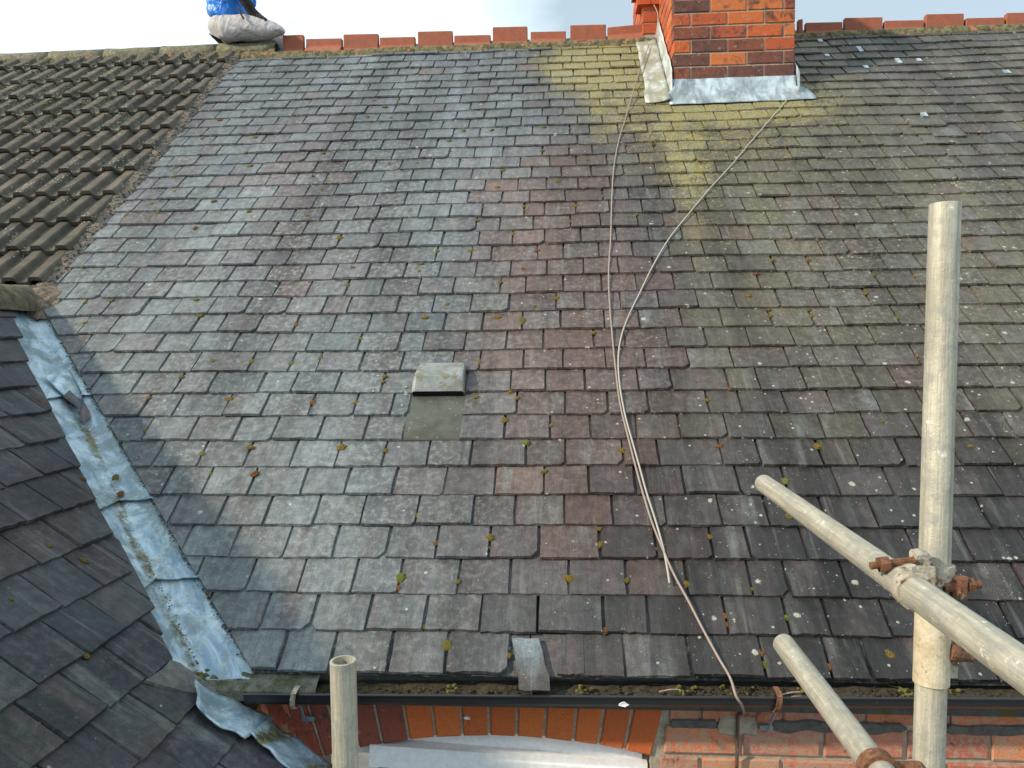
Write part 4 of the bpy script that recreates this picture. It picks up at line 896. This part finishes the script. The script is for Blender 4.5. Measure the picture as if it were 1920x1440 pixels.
# right angle coupler
tc_ = Vector((.5312, 1.262, -.392)); px_c = pb_+pd*((tc_.z-pb_.z)/pd.z)
rc = thing('scaffold_coupler', tc_, 'rusty right angle coupler clamping the crossing tube to the tall pole', 'scaffold coupler')
def band(mb, c, ax, r0, r1, w, a0, a1, ref, n=22):
    ax = ax.normalized(); x = (ref-ax*ref.dot(ax)).normalized(); y = ax.cross(x); vs = []
    for i in range(n+1):
        a = lerp(a0, a1, i/n)
        for r, h in ((r0, -w), (r1*1.0, -w), (r1, w), (r0, w)): vs.append(c+x*math.cos(a)*r+y*math.sin(a)*r+ax*h)
    fs = [(i*4+j, i*4+(j+1) % 4, (i+1)*4+(j+1) % 4, (i+1)*4+j) for i in range(n) for j in range(4)]+[(3, 2, 1, 0), (n*4, n*4+1, n*4+2, n*4+3)]
    mb.add(vs, fs)
mb = MB(); tax = (t1-t0).normalized(); band(mb, tc_-Vector((0, .03, 0)), tax, .0243, .0295, .013, 0, 6.2, Vector((1, 0, 0)))
tube(mb, [tc_+Vector((-.006, -.03, .026)), tc_+Vector((-.008, -.03, .038))], .011, 8); mb.build('clamp_band', CLAMP, rc)
mb = MB(); band(mb, px_c+pd*.0, pd, .0243, .0305, .015, 0, 6.2, Vector((1, 0, 0))); mb.build('clamp_band', CLAMP, rc)
mb = MB(); sadd = (tc_+px_c)/2; box(mb, lambda u, v, w: sadd+Vector((u, v, w)), (-.012, -.022, -.024), (.014, .024, .024)); mb.build('body', CLAMP, rc)
mb = MB(); e0, e1 = atD(1632, 1061, 1.262), atD(1716, 1050, 1.262); tube(mb, [e0, e1], .0062, 10); tube(mb, [atD(1648, 1059, 1.262), atD(1665, 1057, 1.262)], .0135, 6); mb.build('bolt', RUST, rc)
mb = MB(); tube(mb, catmull([atD(1712, 1042, 1.262), atD(1728, 1042, 1.264), atD(1735, 1058, 1.268), atD(1737, 1078, 1.272)], 5), [.011]*16, 10); tube(mb, [atD(1737, 1078, 1.272), atD(1762, 1095, 1.27)], .009, 8); mb.build('flap', CLAMP, rc)
mb = MB(); tube(mb, [atD(1768, 1100, 1.275), atD(1795, 1098, 1.275)], .009, 10); tube(mb, [atD(1794, 1098, 1.275), atD(1838, 1096, 1.275)], .0068, 10)
tube(mb, [atD(1800, 1082, 1.275), atD(1798, 1120, 1.278)], .0135, 8); tube(mb, [atD(1812, 1097, 1.275), atD(1824, 1096, 1.275)], .012, 6); mb.build('bolt', RUST, rc)
# lower coupler just entering the frame
lc = thing('scaffold_coupler', Vector((.52, 1.19, -.70)), 'rusty coupler on the lower tube at the bottom edge of the picture', 'scaffold coupler')
lt = Vector((.5035, 1.285, -.708)); mb = MB(); band(mb, lt, Vector((0, 1, 0)), .0243, .031, .014, 0, 6.2, Vector((1, 0, 0))); mb.build('clamp_band', RUST, lc)
mb = MB(); a = atD(1690, 1440, 1.285); tube(mb, [a-CR*.012, a+CR*.03], .011, 10); mb.build('bolt', RUST, lc)
# ------------------------------------------------------------------ person sitting on the ridge
SKIN = m_flat('skin', (.45, .25, .18), .6); HAIR = m_flat('dark_hair', (.02, .015, .012), .7)
def cloth(name, col, sc, bs, sheen=.5):
    t = NT(name, sheen, .4); n = t.noise(t.map(t.pos, (1, 1, .55), rot=(0, .6, 0)), sc, 3, .5, 1.0); c = t.mix(1., col, t.math('MULTIPLY_ADD', n, .35, .82), 'MULTIPLY'); t.bump(n, bs, .035); return t.done(c)
SHIRT = cloth('blue_shirt', (.010, .17, .62), 13, .9, .38); TROU = cloth('grey_trousers', (.40, .385, .40), 14, .6, .85); GLOV = cloth('black_glove', (.02, .02, .022), 60, .5, .8); BOOT = m_flat('work_boot', (.05, .04, .03), .6)
pz = pa[-1].z-.012                                    # top of the ridge where the person sits
px0 = atY(427, 60, RB.y+.02)
bx, by = px0.x, RB.y+.02
pe = thing('person', (bx, by, pz), 'person in a shiny blue shirt, grey trousers and black gloves sitting on the roof ridge', 'person')
def skin(name, verts, edges, mat, sub=2, root=0, fold=0):
    me = bpy.data.meshes.new(name); me.from_pydata([Vector(v[:3]) for v in verts], edges, []); o = bpy.data.objects.new(name, me); C.objects.link(o)
    o.location = Vector((bx, by, pz+ZC))
    m = o.modifiers.new('skin', 'SKIN'); m.use_smooth_shade = True
    for i, d in enumerate(me.skin_vertices[0].data):
        r = verts[i][3]; d.radius = r if isinstance(r, tuple) else (r, r); d.use_root = (i == root)
    s_ = o.modifiers.new('sub', 'SUBSURF'); s_.levels = s_.render_levels = sub
    bpy.context.view_layer.update(); dg = bpy.context.evaluated_depsgraph_get(); m2 = bpy.data.meshes.new_from_object(o.evaluated_get(dg)); m2.materials.clear(); m2.materials.append(mat)
    o.modifiers.clear(); o.data = m2
    if fold:
        for v in m2.vertices: c_ = v.co; v.co = c_+v.normal*fold*(abs(nse(c_.x*7+c_.z*16, c_.y*6, c_.z*9+c_.x*5))*1.6-.4+.4*nse(c_.x*30, c_.y*30, c_.z*22))
    for d_ in (0,):        o.parent = pe; o.matrix_parent_inverse = Matrix.Translation(-pe.location)
    return o
# body (x towards the chimney, y away from the camera, z up), pelvis first
HIP, KN = .085, .43
bodyv = [(0, 0, .11, .11), (0.0, 0, .27, .10), (.01, 0, .42, .12), (.02, 0, .55, .07), (.03, 0, .63, .055), (.05, 0, .72, .085), (.06, 0, .80, .07),
         (.02, -.17, .52, .055), (.17, -.20, .34, .036), (.265, -.12, .165, .026), (.02, .17, .52, .055), (.12, .20, .30, .042), (.29, .10, .165, .034),
         (.05, -.085, .085, .085), (KN, -.09, .075, .05), (.26, -.08, .045, .035), (.05, .09, .085, .085), (KN-.03, .12, .08, .055), (.40, .30, -.22, .045)]
bodye = [(0, 1), (1, 2), (2, 3), (3, 4), (4, 5), (5, 6), (2, 7), (7, 8), (8, 9), (2, 10), (10, 11), (11, 12), (0, 13), (13, 14), (14, 15), (0, 16), (16, 17), (17, 18)]
body = skin('body', bodyv, bodye, SKIN)
skin('trousers', [(-.015, 0, .105, (.15, .15)), (.06, -.09, .092, .103), (.20, -.095, .100, .100), (.33, -.095, .078, .080), (KN+.035, -.095, .056, .056), (.28, -.09, .045, .045), (.12, -.06, .05, .05), (.06, .09, .095, .108), (.22, .11, .105, .100), (KN-.05, .13, .080, .08), (.40, .30, -.20, .06), (.38, .42, -.40, .055), (-.015, 0, .17, (.125, .14)), (-.055, -.03, .05, (.085, .09))],
     [(0, 1), (1, 2), (2, 3), (3, 4), (4, 5), (5, 6), (0, 7), (7, 8), (8, 9), (9, 10), (10, 11), (0, 12), (0, 13)], TROU, 4, fold=.006)
skin('shirt', [(.02, 0, .50, (.15, .16)), (.02, 0, .34, (.165, .165)), (-.005, 0, .20, (.168, .165)), (-.03, 0, .155, (.135, .15)), (.03, 0, .60, .09), (.03, -.19, .52, .075), (.11, -.205, .41, .058), (.165, -.205, .35, .052), (.03, .19, .52, .075), (.12, .215, .36, .06)],
     [(0, 1), (1, 2), (2, 3), (0, 4), (0, 5), (5, 6), (6, 7), (0, 8), (8, 9)], SHIRT, 4, fold=.008)
for sg, (wx, wy, wz) in ((-1, (.265, -.12, .165)), (1, (.30, .10, .165))):
    V = [((wx-.095 if sg < 0 else wx-.16), wy+sg*.08, (wz+.165 if sg < 0 else wz+.125), .048), ((wx-.045 if sg < 0 else wx-.07), wy+sg*.04, (wz+.085 if sg < 0 else wz+.06), .044), (wx-.01, wy, wz+.015, .036), (wx+.03, wy, wz-.015, (.042, .030))]
    E_ = [(0, 1), (1, 2), (2, 3)]
    for f in range(4):                                  # fingers curled over the knee
        b = len(V); y = wy+(f-1.5)*.019; l = (.9, 1.0, .96, .78)[f]
        V += [(wx+.060, y, wz-.016, .0115), (wx+.060+.028*l, y, wz-.030, .0105), (wx+.060+.036*l, y, wz-.055, .0095)]; E_ += [(3, b), (b, b+1), (b+1, b+2)]
    b = len(V); V += [(wx+.035, wy-sg*.045, wz-.022, .0125), (wx+.062, wy-sg*.056, wz-.038, .011)]; E_ += [(3, b), (b, b+1)]
    skin('glove', V, E_, GLOV, 1)
for x, y, z in ((.10, .03, .03), (.38, .44, -.45)): skin('boot', [(x, y, z, .045), (x-.10, y, z-.005, .04), (x+.04, y, z+.01, .04)], [(0, 1), (0, 2)], BOOT)
mb = MB(); c = Vector((bx, by, pz))                      # drawstring and face details
tube(mb, catmull([c+Vector((.15, -.17, .20)), c+Vector((.175, -.185, .185)), c+Vector((.19, -.195, .15)), c+Vector((.21, -.20, .12))], 4), .007, 6); mb.build('drawstring', GLOV, pe)
def ball(name, mat, p, rx, ry, rz_, cut=None):
    mb = MB(); bm = bmesh.new(); bmesh.ops.create_icosphere(bm, subdivisions=3, radius=1); bm.verts.index_update(); vs = []
    for v in bm.verts:
        q = v.co*(1+.05*nse(v.co.x*5, v.co.y*5, v.co.z*5))
        if cut and q.x > cut and q.z < .35: q.x = cut
        vs.append(p+Vector((q.x*rx, q.y*ry, q.z*rz_)))
    mb.add(vs, [[v.index for v in f.verts] for f in bm.faces]); bm.free(); return mb.build(name, mat, pe, smooth=True)
ball('hair', HAIR, c+Vector((.045, 0, .785)), .115, .098, .11, .25)
for sy in (-1, 1): ball('eye', HAIR, c+Vector((.132, sy*.034, .762)), .008, .012, .007); ball('ear', SKIN, c+Vector((.05, sy*.092, .745)), .020, .009, .032)
ball('nose', SKIN, c+Vector((.142, 0, .735)), .020, .014, .024); ball('mouth', m_flat('lips', (.30, .12, .10), .6), c+Vector((.128, 0, .700)), .008, .026, .008)
# ------------------------------------------------------------------ moss cushions
MV = []
for v in range(5):
    me_b = MB(); r2 = random.Random(40+v)
    for lobe in range(2+v % 3):
        bm = bmesh.new(); bmesh.ops.create_icosphere(bm, subdivisions=3 if lobe == 0 else 2, radius=1); bm.verts.ensure_lookup_table()
        a_l = r2.random()*6.28; of = Vector((0, 0, 0)) if lobe == 0 else Vector((.75*math.cos(a_l), .95*math.sin(a_l), -.05)); sc = 1 if lobe == 0 else r2.uniform(.35, .6); vs = []
        for q in bm.verts:
            d = q.co.normalized(); f = 1+.30*nse(d.x*1.7+v*7+lobe, d.y*1.7, d.z*1.7)+.30*nse(d.x*6+v*3, d.y*6, d.z*6)+.26*nse(d.x*15, d.y*15+v, d.z*15)
            p = d*f*sc+of; p.z = p.z*.48+.12; vs.append(p)
        me_b.add(vs, [[q.index for q in f.verts] for f in bm.faces]); bm.free()
    MV.append(me_b.mesh('moss_cushion', MOSS))
def put_moss(P, nrm, r, lb, grp):
    o = bpy.data.objects.new('moss_cushion', R.choice(MV)); C.objects.link(o); o.location = P+Vector((0, 0, ZC))
    q = nrm.to_track_quat('Z', 'Y').to_matrix().to_4x4()@Matrix.Rotation(R.random()*6.28, 4, 'Z'); o.rotation_euler = q.to_euler()
    o.scale = (r*R.uniform(.8, 1.2), r*R.uniform(.9, 1.4), r*R.uniform(.8, 1.25)); tag(o, lb, 'moss', grp)
big = {(982, 508), (1003, 603), (1125, 1027), (1478, 973), (1503, 907), (1047, 343), (1067, 1090), (752, 1087), (480, 893), (433, 753), (472, 843), (642, 842), (1167, 850), (947, 792), (920, 1013), (840, 1215), (1132, 1187), (1667, 1233), (1422, 1230), (1888, 355), (1532, 840)}
ORD = 'zeroth first second third fourth fifth sixth seventh eighth ninth tenth eleventh twelfth thirteenth fourteenth fifteenth'.split()
def nth(n):
    tens = {20: ('twentieth', 'twenty'), 30: ('thirtieth', 'thirty')}
    if n < 16: return ORD[n]
    if n < 20: return ['sixteenth', 'seventeenth', 'eighteenth', 'nineteenth'][n-16]
    t = n//10*10; return tens[t][0] if n == t else tens[t][1]+'-'+ORD[n-t]
for k in range(38):
    rw = sorted([q for q in ml if q[0] == k], key=lambda q: (q[1], q[2]))
    for i, (_, X, s_, px) in enumerate(rw):
        sz = 'large' if px in big else 'small'; r = R.uniform(.0125, .0155) if px in big else R.uniform(.0075, .0115)*(1.0+.10*s_)
        pl = 'only one' if len(rw) == 1 else ('leftmost' if i == 0 else 'rightmost' if i == len(rw)-1 else nth(i+1)+' from the left')
        put_moss(mfr(X, s_, .0125), Vector((0, -SA, CA)), r*.85, f'{sz} moss cushion, {pl} on the {nth(k+1)} slate course above the gutter', 'moss cushions between the slates')
for n_, (x, y) in enumerate(((68, 757), (80, 763), (152, 905), (13, 982), (133, 992), (88, 1032), (152, 1058), (15, 1132), (53, 1157), (157, 1238))):
    Y, t = wingpx(x, y); put_moss(wing(Y, t, .014), Vector((SB, 0, CB)), R.uniform(.006, .009), 'green moss cushion on the dark wing slates, '+nth(n_+1)+' from the top', 'moss cushions on the wing roof')
for x, y, ul_ in ((218, 897, 'upper'), (227, 928, 'lower')):
    X, s_ = mainpx(x, y); put_moss(main(X, s_, .006), Vector((0, -SA, CA)), .011, ul_+' of the two brown moss cushions stuck on the lead valley', 'moss cushions in the valley')
# mossy crumbs over the tiled roof and the joints of the slates
mt = MB()
def tm():
    s_ = lerp(2.3, 4.9, R.random()**.6); X = -2.5-3.0*R.random()**.8; return main(X, s_, .046+.012*R.random())
lumps(mt, tm, 520, .004, .014, .5)
o = mt.build('tile_moss', m_simple('tile_lichen', (.16, .15, .07), (.32, .29, .17), 25, .95, .8)); o['kind'] = 'stuff'
# white flakes on gutter, arch and tiles
for (x, y, Y, w, lb) in ((1170, 1321, 2.078, .016, 'white paint flake stuck on the front of the black gutter'), (876, 1346, YW-.004, .013, 'white bird dropping splashed on the arch bricks')):
    mb = MB(); p = atY(x, y, Y); vs = [p]+[p+Vector((math.cos(a)*w*R.uniform(.5, 1.1), -.002, math.sin(a)*w*.45*R.uniform(.6, 1.1))) for a in [i*.7 for i in range(9)]]
    mb.add(vs, [(0, i, i+1) for i in range(1, 9)]+[(0, 9, 1)]); o = mb.build('white_flake', WHITE); md = o.modifiers.new('t', 'SOLIDIFY'); md.thickness = .002; tag(o, lb, 'flake')
